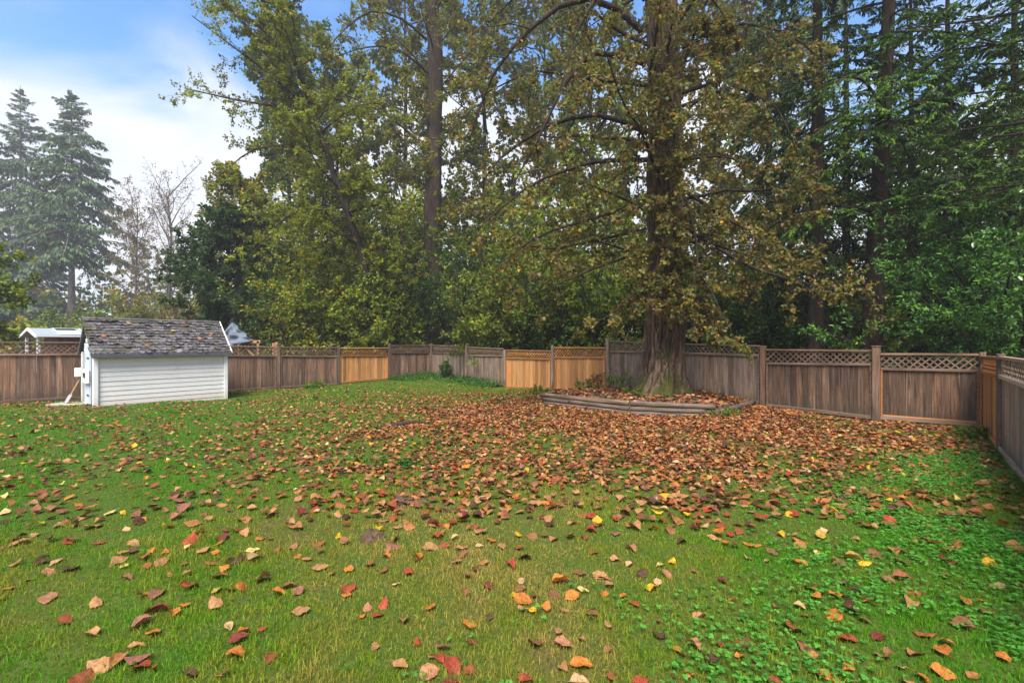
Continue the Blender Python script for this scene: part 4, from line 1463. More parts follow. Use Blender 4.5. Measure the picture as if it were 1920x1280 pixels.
# ================================================================ the huge cottonwood in the raised bed
def big_trunk_mesh(base):
    SD, NZ = 160, 135
    H = 16.5
    zs = np.concatenate([np.linspace(0, 2.2, 70), np.linspace(2.25, H, NZ - 70)])
    th = np.arange(SD) / SD * 2 * math.pi
    Z, T = np.meshgrid(zs, th, indexing='ij')
    r = 0.465 - 0.007 * Z + 0.03 * np.exp(-((Z - 1.4) / 0.8) ** 2)
    fl = np.exp(-Z / 0.42)
    rr = np.random.RandomState(3)
    lobe = 0.55 + 0.25 * np.cos(3 * T + 0.6) + 0.2 * np.cos(5 * T + 2.2) + 0.16 * np.cos(8 * T + 0.4)
    # stronger buttress on the left side, facing the lawn
    lobe += 0.55 * np.exp(-((np.angle(np.exp(1j * (T - 3.6)))) / 0.45) ** 2)
    r = r + fl * 0.58 * np.clip(lobe, 0.05, None)
    r = r + 0.03 * np.cos(4 * T + 1 + 0.3 * Z) * np.exp(-Z / 3.0) + 0.015 * np.sin(3 * T + Z)
    # furrowed bark: ridges that wander, join and split
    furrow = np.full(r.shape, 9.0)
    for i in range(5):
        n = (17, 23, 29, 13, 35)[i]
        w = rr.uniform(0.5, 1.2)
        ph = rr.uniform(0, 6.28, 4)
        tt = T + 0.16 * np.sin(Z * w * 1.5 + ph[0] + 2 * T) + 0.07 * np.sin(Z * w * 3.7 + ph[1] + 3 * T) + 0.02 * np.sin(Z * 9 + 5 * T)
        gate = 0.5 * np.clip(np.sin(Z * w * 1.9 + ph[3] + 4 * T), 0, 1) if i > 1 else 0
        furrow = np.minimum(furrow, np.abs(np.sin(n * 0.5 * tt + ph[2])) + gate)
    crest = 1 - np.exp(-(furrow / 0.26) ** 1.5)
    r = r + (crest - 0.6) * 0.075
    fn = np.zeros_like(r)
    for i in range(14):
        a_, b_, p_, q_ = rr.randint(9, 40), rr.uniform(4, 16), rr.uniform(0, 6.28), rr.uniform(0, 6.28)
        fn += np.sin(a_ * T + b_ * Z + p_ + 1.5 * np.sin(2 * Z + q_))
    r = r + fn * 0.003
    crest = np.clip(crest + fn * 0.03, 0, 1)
    # burls
    for _ in range(14):
        zc, tc_, s = rr.uniform(0.4, 9), rr.uniform(0, 6.28), rr.uniform(0.08, 0.2)
        r = r + 0.06 * np.exp(-((Z - zc) / s / 1.4) ** 2 - (np.angle(np.exp(1j * (T - tc_))) * 0.5 / s) ** 2)
    cx = 0.10 * np.sin(zs * 0.35); cy = 0.08 * np.sin(zs * 0.3 + 1) - 0.067
    V = np.stack([r * np.cos(T) + cx[:, None], r * np.sin(T) + cy[:, None], Z - 0.06], -1).reshape(-1, 3)
    nz = len(zs)
    b = (np.arange(nz - 1)[:, None] * SD)
    q = np.arange(SD)[None, :]; q2 = (q + 1) % SD
    P = np.stack([b + q, b + q2, b + SD + q2, b + SD + q], -1).reshape(-1, 4)
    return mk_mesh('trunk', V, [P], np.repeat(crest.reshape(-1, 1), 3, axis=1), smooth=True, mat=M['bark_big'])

FOREST = 'trees beyond the fence'
def build_trees():
    base = np.array([TREE[0], TREE[1], 0.33])
    def q(x, y, Y): return px(x, y, Y)
    gl = [
        [q(1262, 470, 12.4), q(1320, 520, 11.8), q(1352, 585, 11.4), q(1388, 655, 11.1)],
        [q(1275, 420, 12.4), q(1400, 500, 11.6), q(1520, 535, 11.0), q(1625, 545, 10.7)],
        [q(1270, 350, 12.5), q(1380, 420, 12.0), q(1470, 470, 11.6), q(1490, 560, 11.3)],
        [q(1212, 470, 12.4), q(1120, 500, 11.9), q(1040, 535, 11.6), q(960, 565, 11.4)],
        [q(1212, 380, 12.4), q(1110, 410, 12.0), q(1010, 440, 11.7), q(930, 500, 11.5)],
        [q(1215, 300, 12.5), q(1120, 300, 11.8), q(1000, 340, 11.2), q(905, 420, 10.9)],
        [q(1210, 120, 12.6), q(1120, 90, 12.2), q(1060, 150, 11.7), q(1010, 260, 11.3), q(960, 350, 11.1)],
        [q(1205, 60, 12.6), q(1130, -10, 12.4), q(1040, 10, 12.0), q(930, 120, 11.6), q(880, 260, 11.4)],
        [q(1210, 0, 12.6), q(1150, -60, 12.4), q(1080, 60, 11.4), q(1050, 170, 11.0)],
        [q(1275, 140, 12.5), q(1310, 40, 12.3), q(1350, -60, 12.2), q(1420, -120, 12.0)],
        [q(1278, 200, 12.5), q(1380, 160, 12.0), q(1460, 200, 11.6), q(1500, 300, 11.3)],
        [q(1278, 90, 12.5), q(1380, 40, 12.0), q(1480, 60, 11.4), q(1560, 130, 11.0)],
        [q(1240, 420, 12.15), q(1235, 480, 11.7), q(1225, 540, 11.5), q(1245, 590, 11.45)],
        [q(1250, 300, 12.15), q(1290, 380, 11.6), q(1310, 470, 11.3), q(1300, 560, 11.2)],
        [q(1245, 200, 12.15), q(1255, 280, 11.6), q(1235, 380, 11.4), q(1250, 470, 11.3)],
        [q(1240, 100, 12.15), q(1210, 190, 11.5), q(1190, 300, 11.3), q(1200, 390, 11.2)],
        [q(1225, 60, 12.1), q(1240, 130, 11.6), q(1270, 230, 11.4), q(1260, 310, 11.3)],
        [q(1255, 160, 12.1), q(1225, 240, 11.6), q(1210, 330, 11.4), q(1225, 420, 11.4)],
        [q(1230, 330, 12.1), q(1260, 400, 11.7), q(1270, 480, 11.5), q(1255, 560, 11.4)],
        [q(1250, 460, 12.1), q(1215, 500, 11.7), q(1200, 540, 11.5), q(1215, 580, 11.4)],
        [q(1240, 500, 12.1), q(1270, 530, 11.7), q(1285, 570, 11.5), q(1300, 610, 11.4)],
        [q(1235, -20, 12.1), q(1215, 60, 11.5), q(1235, 150, 11.3), q(1220, 230, 11.3)],
        [q(1215, 250, 12.6), q(1130, 210, 12.6), q(1030, 230, 12.4), q(930, 300, 12.2), q(880, 380, 12.0)],
        [q(1212, 160, 12.6), q(1120, 150, 12.8), q(1000, 130, 12.8), q(900, 180, 12.6)],
        [q(1212, 430, 12.6), q(1120, 450, 12.6), q(1030, 470, 12.4), q(950, 450, 12.3)],
        [q(1215, -40, 12.6), q(1110, -60, 12.6), q(1000, -40, 12.2), q(920, 40, 12.0)],
        [q(1278, 300, 12.6), q(1360, 290, 12.4), q(1440, 330, 12.2), q(1480, 400, 12.0)],
        [q(1225, 520, 12.2), q(1180, 560, 11.8), q(1130, 600, 11.6), q(1090, 610, 11.5)],
        [q(1265, 520, 12.2), q(1310, 560, 11.7), q(1345, 600, 11.4), q(1330, 640, 11.3)],
    ]
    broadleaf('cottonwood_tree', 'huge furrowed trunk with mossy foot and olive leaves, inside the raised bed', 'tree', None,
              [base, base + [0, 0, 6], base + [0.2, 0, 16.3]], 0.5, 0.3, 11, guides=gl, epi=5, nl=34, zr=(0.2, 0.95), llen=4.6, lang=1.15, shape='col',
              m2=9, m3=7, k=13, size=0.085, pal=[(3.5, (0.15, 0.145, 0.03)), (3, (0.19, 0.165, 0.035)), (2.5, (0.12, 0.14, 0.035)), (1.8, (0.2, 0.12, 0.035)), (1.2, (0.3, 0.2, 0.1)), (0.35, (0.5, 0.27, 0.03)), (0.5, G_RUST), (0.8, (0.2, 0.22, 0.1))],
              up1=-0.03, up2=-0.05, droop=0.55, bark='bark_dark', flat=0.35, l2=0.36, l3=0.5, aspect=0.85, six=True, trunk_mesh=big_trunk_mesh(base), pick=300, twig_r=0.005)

    # tall cottonwood behind the corner
    Y = 29.0
    b = px(813, 640, Y); b[2] = -0.1
    tr = [b, px(812, 500, Y), px(812, 300, Y), px(818, 100, Y), px(806, -30, Y), px(800, -260, Y)]
    Q = lambda x, y, dY=0: px(x, y, Y + dY)
    gl = [
        [Q(800, 75), Q(760, 37, -1), Q(705, 17, -2), Q(675, 30, -2.5), Q(645, 55, -2.8), Q(614, 92, -3)],
        [Q(800, 135), Q(760, 100, -1), Q(715, 85, -1.5), Q(670, 92, -2), Q(622, 110, -2.4)],
        [Q(802, 287), Q(770, 250, -1), Q(730, 217, -1.5), Q(680, 192, -2), Q(630, 170, -2.4), Q(568, 138, -3)],
        [Q(830, 142), Q(860, 146, -1), Q(910, 163, -2)],
        [Q(824, 200), Q(828, 178, -1), Q(850, 168, -1.2), Q(866, 154, -1.6)],
        [Q(815, 20), Q(845, -20, -1), Q(880, -60, -2)],
        [Q(830, 430), Q(850, 400, -1), Q(870, 390, -1.4), Q(885, 360, -2)],
        [Q(800, 340), Q(775, 330, 1), Q(740, 340, 2)],
    ]
    broadleaf('cottonwood_tree', 'tall straight cottonwood with arching bare limbs behind the fence corner', 'tree', FOREST, tr, 0.62, 0.35, 21, guides=gl, nl=34,
              zr=(0.32, 0.99), llen=5.0, lang=0.95, shape='col', m2=9, m3=6, k=11, size=0.155, pal=[(4, G_OLIVE), (3, (0.19, 0.19, 0.03)), (2, G_MID), (1.2, G_BRONZE), (0.5, G_RUST), (0.6, G_YEL)],
              up1=0.02, droop=0.4, bark='bark', l2=0.34, aspect=0.8)

    # leaning leafy tree in the left middle
    Y = 24.5
    b = px(722, 640, Y); b[2] = -0.1
    tr = [b, px(700, 570, Y), px(672, 450, Y), px(640, 370, Y), px(600, 250, Y), px(560, 130, Y), px(525, 30, Y), px(490, -120, Y), px(470, -200, Y)]
    Q = lambda x, y, dY=0: px(x, y, Y + dY)
    gl = [[Q(590, 220), Q(520, 150, -0.5), Q(440, 90, -1), Q(360, 30, -1.5)], [Q(600, 240), Q(530, 200, 0), Q(450, 190, -0.5), Q(345, 165, -1)],
          [Q(560, 130), Q(500, 60, -0.5), Q(420, 0, -1), Q(330, -30, -1)], [Q(620, 300), Q(540, 270, -0.5), Q(470, 280, -1), Q(410, 330, -1)],
          [Q(645, 390), Q(580, 380, -1), Q(520, 420, -1.5), Q(470, 480, -2)], [Q(665, 440), Q(620, 440, -0.5), Q(580, 490, -1), Q(545, 560, -1.4)],
          [Q(600, 250), Q(660, 200, -1), Q(720, 190, -1), Q(760, 220, -1)], [Q(650, 400), Q(710, 380, -1), Q(750, 420, -1.5), Q(760, 480, -2)]]
    broadleaf('birch_tree', 'leaning dark stemmed tree with loose olive foliage above the left fence', 'tree', FOREST, tr, 0.24, 0.06, 31, guides=gl, nl=60,
              zr=(0.16, 0.99), llen=3.9, lang=1.05, shape='col', azbias=(math.pi * 1.15, 0.8), m2=9, m3=7, k=23, size=0.12, pal=[(4, (0.2, 0.2, 0.03)), (2.5, G_MID), (3.5, G_LIME), (1.6, G_OLIVE), (0.8, G_YEL), (0.3, G_RUST)],
              up1=0.03, droop=0.4, bark='bark_dark', l2=0.42, aspect=0.72, twigs=False)

    # dark maple
    Y = 29.0
    b = px(425, 640, Y); b[2] = -0.1
    broadleaf('maple_tree', 'dense dark green maple with a rounded crown behind the grey tarp', 'tree', FOREST, [b, px(425, 560, Y), px(428, 480, Y), px(432, 400, Y)], 0.22, 0.05, 41, nl=46, zr=(0.12, 0.98),
              llen=3.6, lang=1.05, shape='oval', m2=9, m3=6, k=12, size=0.17, pal=[(5, G_DARK), (2.5, (0.045, 0.075, 0.018)), (1.2, G_DEEP), (0.5, G_MID)], up1=0.0, droop=0.5, bark='bark_dark', flat=0.6, aspect=0.95, twigs=False)
    Y = 32.0
    b = px(462, 640, Y); b[2] = -0.1
    broadleaf('maple_tree', 'yellowing maple rising just behind the dense dark maple', 'tree', FOREST, [b, px(462, 560, Y), px(458, 420, Y), px(450, 330, Y)], 0.25, 0.05, 42, nl=34, zr=(0.35, 0.98),
              llen=3.6, lang=0.95, shape='oval', m2=7, m3=6, k=11, size=0.18, pal=[(3, G_MID), (3, (0.17, 0.14, 0.02)), (2, G_YEL), (2, G_DARK), (0.5, (0.3, 0.14, 0.02))], droop=0.4, bark='bark_dark', flat=0.5, aspect=0.9, twigs=False)

    # far left conifers: needle colours paled and greyed to paint in part of the mist
    CP = [(3, (0.075, 0.12, 0.06)), (3, (0.10, 0.15, 0.06)), (1.5, (0.055, 0.09, 0.055)), (0.8, (0.15, 0.18, 0.055))]
    conifer('conifer_tree', 'misty tall fir with a bare pale lower trunk above the metal roof', 'distant firs', (*px(134, 640, 72)[:2], -0.2), 41, 0.62, 51, zlo=0.35, blen=10.5, nb=190, m2=12, k=15, size=0.8, wid=0.2, pal=CP, bark='bark_pale', droop=-0.06, hang=0.85)
    conifer('conifer_tree', 'misty dense fir cut by the left edge of the photo', 'distant firs', (*px(38, 640, 78)[:2], -0.2), 45, 0.66, 52, zlo=0.2, blen=9.8, nb=180, m2=12, k=14, size=0.8, wid=0.2, pal=CP, bark='bark_pale', droop=-0.06, hang=0.85)
    conifer('conifer_tree', 'small dark fir between the two misty tall firs', 'distant firs', (*px(78, 640, 84)[:2], -0.2), 27, 0.4, 53, zlo=0.05, blen=8.6, nb=80, m2=12, k=16, size=0.85, wid=0.34, pal=CP, bark='bark_pale', droop=-0.06, hang=0.85)
    conifer('conifer_tree', 'low broad fir at the left edge below the misty tall fir', 'distant firs', (*px(5, 640, 64)[:2], -0.2), 15, 0.35, 54, zlo=0.03, blen=7.6, nb=70, m2=12, k=16, size=0.7, wid=0.28, pal=CP, bark='bark_pale', droop=-0.06, hang=0.85)

    # bare grey tree
    Y = 60.0
    b = px(318, 640, Y); b[2] = -0.2
    broadleaf('bare_tree', 'nearly bare grey tree with fine upright twigs against the cloud', 'tree', FOREST, [b, px(318, 520, Y), px(322, 440, Y), px(312, 360, Y)], 0.26, 0.05, 61, nl=30, zr=(0.3, 0.98),
              llen=6.5, lang=0.62, shape='col', m2=9, m3=6, k=1, size=0.2, pal=[(1, G_BRONZE), (1, G_RUST), (0.5, G_OLIVE)], up1=0.09, up2=0.09, bark='bark_grey', l2=0.4, twig_r=0.013)
    Y = 66.0
    b = px(252, 640, Y); b[2] = -0.2
    broadleaf('bare_tree', 'thin rusty tree with few leaves beside the bare grey tree', 'tree', FOREST, [b, px(255, 520, Y), px(258, 400, Y)], 0.22, 0.05, 62, nl=32, zr=(0.22, 0.98),
              llen=5.8, lang=0.7, shape='col', m2=8, m3=6, k=3, size=0.24, pal=[(2, G_BRONZE), (1, G_RUST), (1, G_OLIVE), (1, (0.2, 0.15, 0.1))], up1=0.06, up2=0.06, bark='bark_grey', twig_r=0.012)
    # shrubs in the gap
    MIX = [(2, G_OLIVE), (2, G_MID), (1.2, G_YEL), (1, (0.2, 0.14, 0.04)), (0.6, (0.3, 0.16, 0.02))]
    for i, (x, Y, H, W, lb, pl) in enumerate((
            (292, 46, 7.5, 6, 'golden tinged shrub behind the shed roof', MIX), (232, 44, 5.5, 6, 'olive shrub beside the pale fir trunk', [(2, G_OLIVE), (2, G_MID), (1, G_LIME)]),
            (170, 42, 4.2, 5, 'low green shrub behind the metal roof', [(2, G_MID), (2, G_LIME), (1, G_OLIVE)]), (345, 44, 6.0, 5, 'brownish shrub tucked against the dark maple', [(2, G_OLIVE), (2, G_BRONZE), (1, G_MID)]),
            (100, 43, 4.6, 5, 'green shrub below the small dark fir', [(2, G_MID), (2, G_DARK), (1, G_LIME)]), (30, 36, 3.4, 4, 'yellow green shrub by the outbuilding corner', [(2, G_LIME), (1, G_YEL), (2, G_MID)]))):
        bush('shrub', lb, 'shrubs in the far gap', (*px(x, 640, Y)[:2], -0.2), H, W, 70 + i, ns=14, m2=7, m3=5, k=8, size=0.26, pal=pl, aspect=0.7)
    # left edge maple
    Y = 19.0
    b = px(-110, 640, Y); b[2] = -0.1
    broadleaf('maple_tree', 'bright green maple boughs reaching in at the left edge', 'tree', FOREST, [b, px(-110, 520, Y), px(-108, 400, Y)], 0.14, 0.04, 81, nl=26, zr=(0.2, 0.98),
              llen=3.0, lang=1.15, shape='oval', m2=8, m3=6, k=10, size=0.16, pal=[(3, (0.085, 0.13, 0.02)), (2, G_LIME), (1, G_MID), (0.4, G_YEL)], up1=0.0, droop=0.5, flat=0.6, aspect=0.95, twigs=False)

    # understorey along the fence
    UN1 = [(3, G_MID), (3, G_LIME), (1, G_DARK), (1, G_OLIVE), (0.4, G_YEL)]
    UN2 = [(3, G_DARK), (3, (0.05, 0.085, 0.02)), (1, G_MID), (0.3, G_LIME)]
    UN3 = [(3, G_MID), (2, G_OLIVE), (1.5, G_LIME), (1, G_DARK), (0.5, (0.2, 0.11, 0.03))]
    for i, (x, Y, H, W, pl, lb) in enumerate((
            (590, 24.2, 4.8, 4.2, UN1 + [(1.0, G_YEL)], 'yellow green vine maple arching over the left fence'),
            (690, 24.6, 4.4, 4.0, UN1, 'lime tinted shrub directly behind the left run orange panel'),
            (660, 25.5, 5.2, 4.6, UN1, 'fresh green leafy shrub by the foot of the leaning tree'),
            (740, 27.0, 5.6, 4.4, UN2, 'dark shrub left of the tall cottonwood'),
            (530, 26.5, 5.0, 4.0, UN2, 'dark shrub between the tarp and the yellow green vine maple'),
            (880, 27.0, 6.2, 5.0, UN2, 'dark green shrub right of the tall cottonwood'),
            (925, 23.6, 4.4, 3.6, UN3, 'olive shrub hanging over the low orange panels'),
            (1000, 24.5, 6.2, 4.6, UN1, 'bright green shrub behind the low orange panels'),
            (1080, 21.5, 5.4, 4.2, UN2, 'green shrub left of the huge trunk'),
            (1165, 20.0, 5.8, 4.2, UN1, 'green shrub half hidden behind the huge trunk'),
            (1320, 18.0, 4.6, 3.8, UN2, 'dark shrub right of the huge trunk'),
            (1420, 17.5, 4.2, 3.4, UN2, 'dark shrub between the huge trunk and the first fir'),
            (1590, 19.0, 4.0, 3.6, UN1, 'sunlit shrub glimpsed between the two fir trunks'),
            (1700, 18.5, 3.6, 3.8, [(3, G_LIME), (3, (0.1, 0.17, 0.025)), (1, G_MID)], 'bright lime shrub seen past the second fir'),
            (1800, 17.5, 3.4, 3.4, [(3, G_LIME), (3, (0.1, 0.17, 0.025)), (1, G_MID)], 'bright lime shrub behind the broad leaved evergreen'),
            (1500, 20.5, 4.4, 4.0, UN1, 'green shrub behind the first fir trunk'))):
        bush('shrub', lb, 'understorey shrubs beyond the fence', (*px(x, 640, Y)[:2], -0.15), H * 1.15, W * 1.15, 90 + i, ns=16, m2=9, m3=6, k=11, size=0.16, pal=pl, aspect=0.72)

    for i, (x, Y, H, W, pl, lb) in enumerate((
            (700, 31, 9.5, 6.5, UN1 + [(1.0, G_YEL)], 'tall yellow green thicket behind the leaning tree'),
            (770, 33, 8.0, 5.5, UN3, 'tall olive thicket left of the tall cottonwood'),
            (870, 32, 8.5, 6.0, UN1, 'tall green thicket right of the tall cottonwood'),
            (955, 30, 9.0, 6.0, UN3, 'tall olive thicket behind the two orange panels'),
            (1060, 28, 8.5, 6.0, UN1, 'tall green thicket left of the huge trunk'),
            (570, 31, 9.0, 6.0, UN1, 'tall green thicket right of the dark maple'),
            (1745, 21, 9.5, 6.0, [(3, G_MID), (2, G_DARK), (2, G_LIME)], 'tall green thicket behind the second fir and the evergreen'),
            (1890, 17.5, 9.0, 5.0, [(3, G_LIME), (3, G_MID)], 'tall lime thicket rising above the evergreen at the right edge'))):
        bush('thicket', lb, 'tall thickets in the wood', (*px(x, 640, Y)[:2], -0.15), H * 1.35, W * 1.1, 230 + i, ns=15, m2=10, m3=5, k=11, size=0.25, pal=pl, aspect=0.72, r=0.025)

    # firs on the right
    CR = [(3, (0.038, 0.06, 0.018)), (3, (0.052, 0.085, 0.018)), (1.5, (0.02, 0.036, 0.018)), (0.7, (0.075, 0.115, 0.025))]
    CG = [(3, (0.055, 0.115, 0.018)), (3, (0.08, 0.15, 0.018)), (1.5, (0.025, 0.06, 0.018)), (0.5, (0.12, 0.18, 0.025))]
    conifer('fir_tree', 'dark fir with a straight trunk directly right of the huge cottonwood', 'firs on the right', (*px(1530, 640, 14.2)[:2], -0.1), 24, 0.27, 101, zlo=0.17, blen=3.2, nb=84, m2=14, k=32, size=0.14, wid=0.035, pal=CR, droop=-0.07, dead=26, hang=0.6)
    Yf = 13.0
    G2 = [[px(1650, 235, Yf), px(1600, 215, Yf - 1), px(1560, 230, Yf - 1.6), px(1520, 260, Yf - 2)],
          [px(1655, 230, Yf), px(1690, 190, Yf - 1.5), px(1730, 190, Yf - 2.2), px(1770, 215, Yf - 2.6)],
          [px(1652, 225, Yf), px(1650, 190, Yf - 1.2), px(1640, 180, Yf - 2.2), px(1630, 200, Yf - 2.8)],
          [px(1655, 245, Yf), px(1670, 225, Yf - 1), px(1690, 235, Yf - 2.0), px(1700, 260, Yf - 2.6)],
          [px(1655, 200, Yf), px(1620, 150, Yf - 1.4), px(1590, 140, Yf - 2.2), px(1560, 160, Yf - 2.8)],
          [px(1655, 215, Yf), px(1665, 160, Yf - 1.6), px(1675, 150, Yf - 2.4), px(1690, 165, Yf - 3.0)],
          [px(1655, 240, Yf), px(1630, 240, Yf - 1.2), px(1610, 262, Yf - 2.2), px(1590, 290, Yf - 2.8)],
          [px(1655, 180, Yf), px(1700, 130, Yf - 1.2), px(1740, 130, Yf - 2.0), px(1790, 160, Yf - 2.4)],
          [px(1655, 250, Yf), px(1720, 250, Yf - 1.2), px(1770, 270, Yf - 1.8), px(1800, 300, Yf - 2.2)],
          [px(1640, 400, Yf), px(1600, 385, Yf - 1), px(1540, 400, Yf - 1.4), px(1480, 430, Yf - 1.6)]]
    conifer('fir_tree', 'fir with bright green boughs and a slightly leaning trunk', 'firs on the right', (*px(1628, 640, Yf)[:2], -0.1), 24, 0.29, 102, zlo=0.26, blen=4.0, nb=76, m2=16, k=44, size=0.12, wid=0.032, pal=CG, droop=-0.05, dead=22, hang=0.4, lean=(1.1, 0), guides=G2)
    conifer('fir_tree', 'thin fir standing far behind the lime shrub', 'firs on the right', (*px(1706, 640, 17.5)[:2], -0.1), 19, 0.17, 103, zlo=0.2, blen=2.8, nb=60, m2=12, k=18, size=0.22, wid=0.06, pal=CR, droop=-0.06, dead=20, hang=0.5)
    Yb = 11.0
    b4 = px(2060, 640, Yb)
    G4 = [[px(2040, y, Yb), px(1930, y2, Yb - 0.3), px(1820, y3, Yb - 0.4), px(x4, y4, Yb - 0.5)] for y, y2, y3, x4, y4 in (
        (-20, 20, 40, 1690, 55), (40, 75, 90, 1720, 100), (90, 120, 120, 1760, 130), (130, 180, 195, 1790, 215), (220, 250, 260, 1750, 300), (280, 310, 330, 1760, 350), (330, 345, 355, 1700, 372), (-60, -30, -10, 1780, 10), (180, 230, 240, 1720, 262), (300, 350, 372, 1740, 400))]
    conifer('fir_tree', 'green fir boughs sweeping in from the right edge above the evergreen', 'firs on the right', (b4[0], b4[1], -0.1), 22, 0.28, 104, zlo=0.2, blen=5.0, nb=60, m2=18, k=44, size=0.115, wid=0.03, pal=CG, droop=-0.05, hang=0.3, guides=G4, dead=6, az=(math.pi * 1.0, 0.6), l2=0.36)
    conifer('fir_tree', 'dim fir in the gap right of the huge cottonwood', 'firs on the right', (*px(1440, 640, 21)[:2], -0.1), 22, 0.24, 105, zlo=0.12, blen=3.4, nb=70, m2=12, k=18, size=0.26, wid=0.08, pal=CR, droop=-0.08, hang=0.6, dead=10)
    for i, (x, Yc, H, bl, lb) in enumerate(((1585, 20, 21, 3.6, 'dim fir filling the gap between the two near fir trunks'), (1775, 16.5, 19, 3.6, 'dark fir standing behind the evergreen and lime shrubs'), (1900, 15.5, 18, 3.4, 'dark fir behind the right edge of the evergreen'))):
        conifer('fir_tree', lb, 'firs on the right', (*px(x, 640, Yc)[:2], -0.1), H, 0.22, 300 + i, zlo=0.1, blen=bl, nb=70, m2=12, k=18, size=0.26, wid=0.085, pal=CR, droop=-0.07, hang=0.6, dead=8)
    # broad leaved evergreen at the right
    bush('evergreen_shrub', 'big glossy broad leaved evergreen rising behind the right fence corner', None, (*px(1880, 640, 11.6)[:2], -0.1), 5.4, 4.6, 111, ns=30, m2=15, m3=7, k=13, size=0.105, l2=0.3, lt=(0.72, 1.12),
         pal=[(3, (0.055, 0.14, 0.022)), (3, (0.075, 0.185, 0.024)), (1.2, (0.03, 0.08, 0.02)), (0.8, (0.15, 0.27, 0.03))], leafmat='glossy_leaf', flat=0.6, six=True, aspect=0.46, pick=300, cat='shrub', droop=0.05, up=0.08, lean=0.62)
    # trees further back
    BG = [
        (748, 42, -160, [(3, (0.12, 0.13, 0.045)), (2, G_OLIVE), (1, G_MID)], 'pale hazy tree behind the tall cottonwood'),
        (905, 38, -200, [(3, (0.11, 0.12, 0.04)), (2, G_OLIVE), (1, G_MID), (0.5, G_BRONZE)], 'hazy tall tree left of the huge cottonwood'),
        (1010, 46, -60, [(2, G_OLIVE), (2, G_BRONZE), (2, G_MID)], 'brown tinged tree far behind the low orange panels'),
        (1110, 36, 30, [(3, G_MID), (2, G_OLIVE), (1, G_DARK)], 'green tree far behind the huge cottonwood'),
        (1330, 34, -40, [(2, G_OLIVE), (2, G_MID), (1, G_BRONZE)], 'loose olive tree far right of the huge trunk'),
        (1480, 38, 60, [(3, G_MID), (2, G_DARK), (1, G_OLIVE)], 'green tree far behind the first fir'),
        (620, 40, 140, [(3, G_MID), (2, G_OLIVE), (1, G_YEL)], 'yellow green tree far behind the leaning tree'),
        (540, 44, 60, [(3, G_MID), (2, G_DARK), (1, G_OLIVE)], 'green tree far behind the yellowing maple')]
    for i, (x, Y, yt, pl, lb) in enumerate(BG):
        b = px(x, 640, Y); b[2] = -0.2
        tp = px(x + (-1) ** i * 10, yt, Y)
        broadleaf('forest_tree', lb, 'tree', 'trees deep in the wood', [b, (b + tp) / 2 + [0.4, 0, 0], tp], 0.3, 0.06, 120 + i, nl=50, zr=(0.06, 0.99), llen=5.4, lang=1.0, shape='col', m2=6, m3=5, k=10, size=0.4, pal=pl, droop=0.4, l2=0.42, sides=8, twigs=False)
    # far wood that reads as one mass
    rng = np.random.RandomState(7)
    n = 62000
    an = rng.uniform(-1.0, 1.0, n)
    Yd = rng.uniform(70, 110, n)
    X = np.tan(an * 0.92) * Yd
    top = 9 + 4 * np.sin(X * 0.09) + 2.5 * np.sin(X * 0.31 + 1) + np.where(X < -30, 3, 5)
    z = top * rng.uniform(0, 1, n) ** 1.3
    P_ = np.stack([X, Yd, z - 0.3], 1)
    D_ = rng.normal(0, 1, (n, 3)) + [0, 0, -0.3]
    N_ = unit(rng.normal(0, 0.6, (n, 3)) + [0, -0.3, 0.8])
    col = palette(rng, n, [(3, G_MID), (2, G_DARK), (2, G_OLIVE), (0.7, G_BRONZE), (0.3, G_YEL)], 0.3)
    o = mobj('far_wood', leaves_mesh('far_wood', P_, D_, N_, rng.uniform(0.5, 1.15, n), col, M['leaf'], 0.8))
    tag(o, 'hazy far wood closing the gaps between the trees', 'wood', kind='stuff')
build_trees()
# ================================================================ fallen leaves
PAL = {
    'tan': (0.37, 0.185, 0.075), 'pale tan': (0.5, 0.31, 0.15), 'pinkish tan': (0.37, 0.16, 0.08), 'orange': (0.45, 0.15, 0.025), 'reddish brown': (0.25, 0.068, 0.025),
    'red': (0.29, 0.045, 0.022), 'maroon': (0.14, 0.024, 0.018), 'mauve': (0.23, 0.09, 0.062), 'brown': (0.2, 0.085, 0.035), 'dark brown': (0.075, 0.035, 0.02),
    'yellow': (0.64, 0.35, 0.02), 'pale yellow': (0.58, 0.44, 0.15), 'orange brown': (0.33, 0.135, 0.045), 'mottled yellow': (0.42, 0.27, 0.05)}
K = {'t': 'tan', 'pt': 'pale tan', 'pk': 'pinkish tan', 'o': 'orange', 'rb': 'reddish brown', 'r': 'red', 'm': 'maroon', 'mv': 'mauve', 'b': 'brown', 'db': 'dark brown', 'y': 'yellow', 'py': 'pale yellow', 'ob': 'orange brown', 'my': 'mottled yellow'}
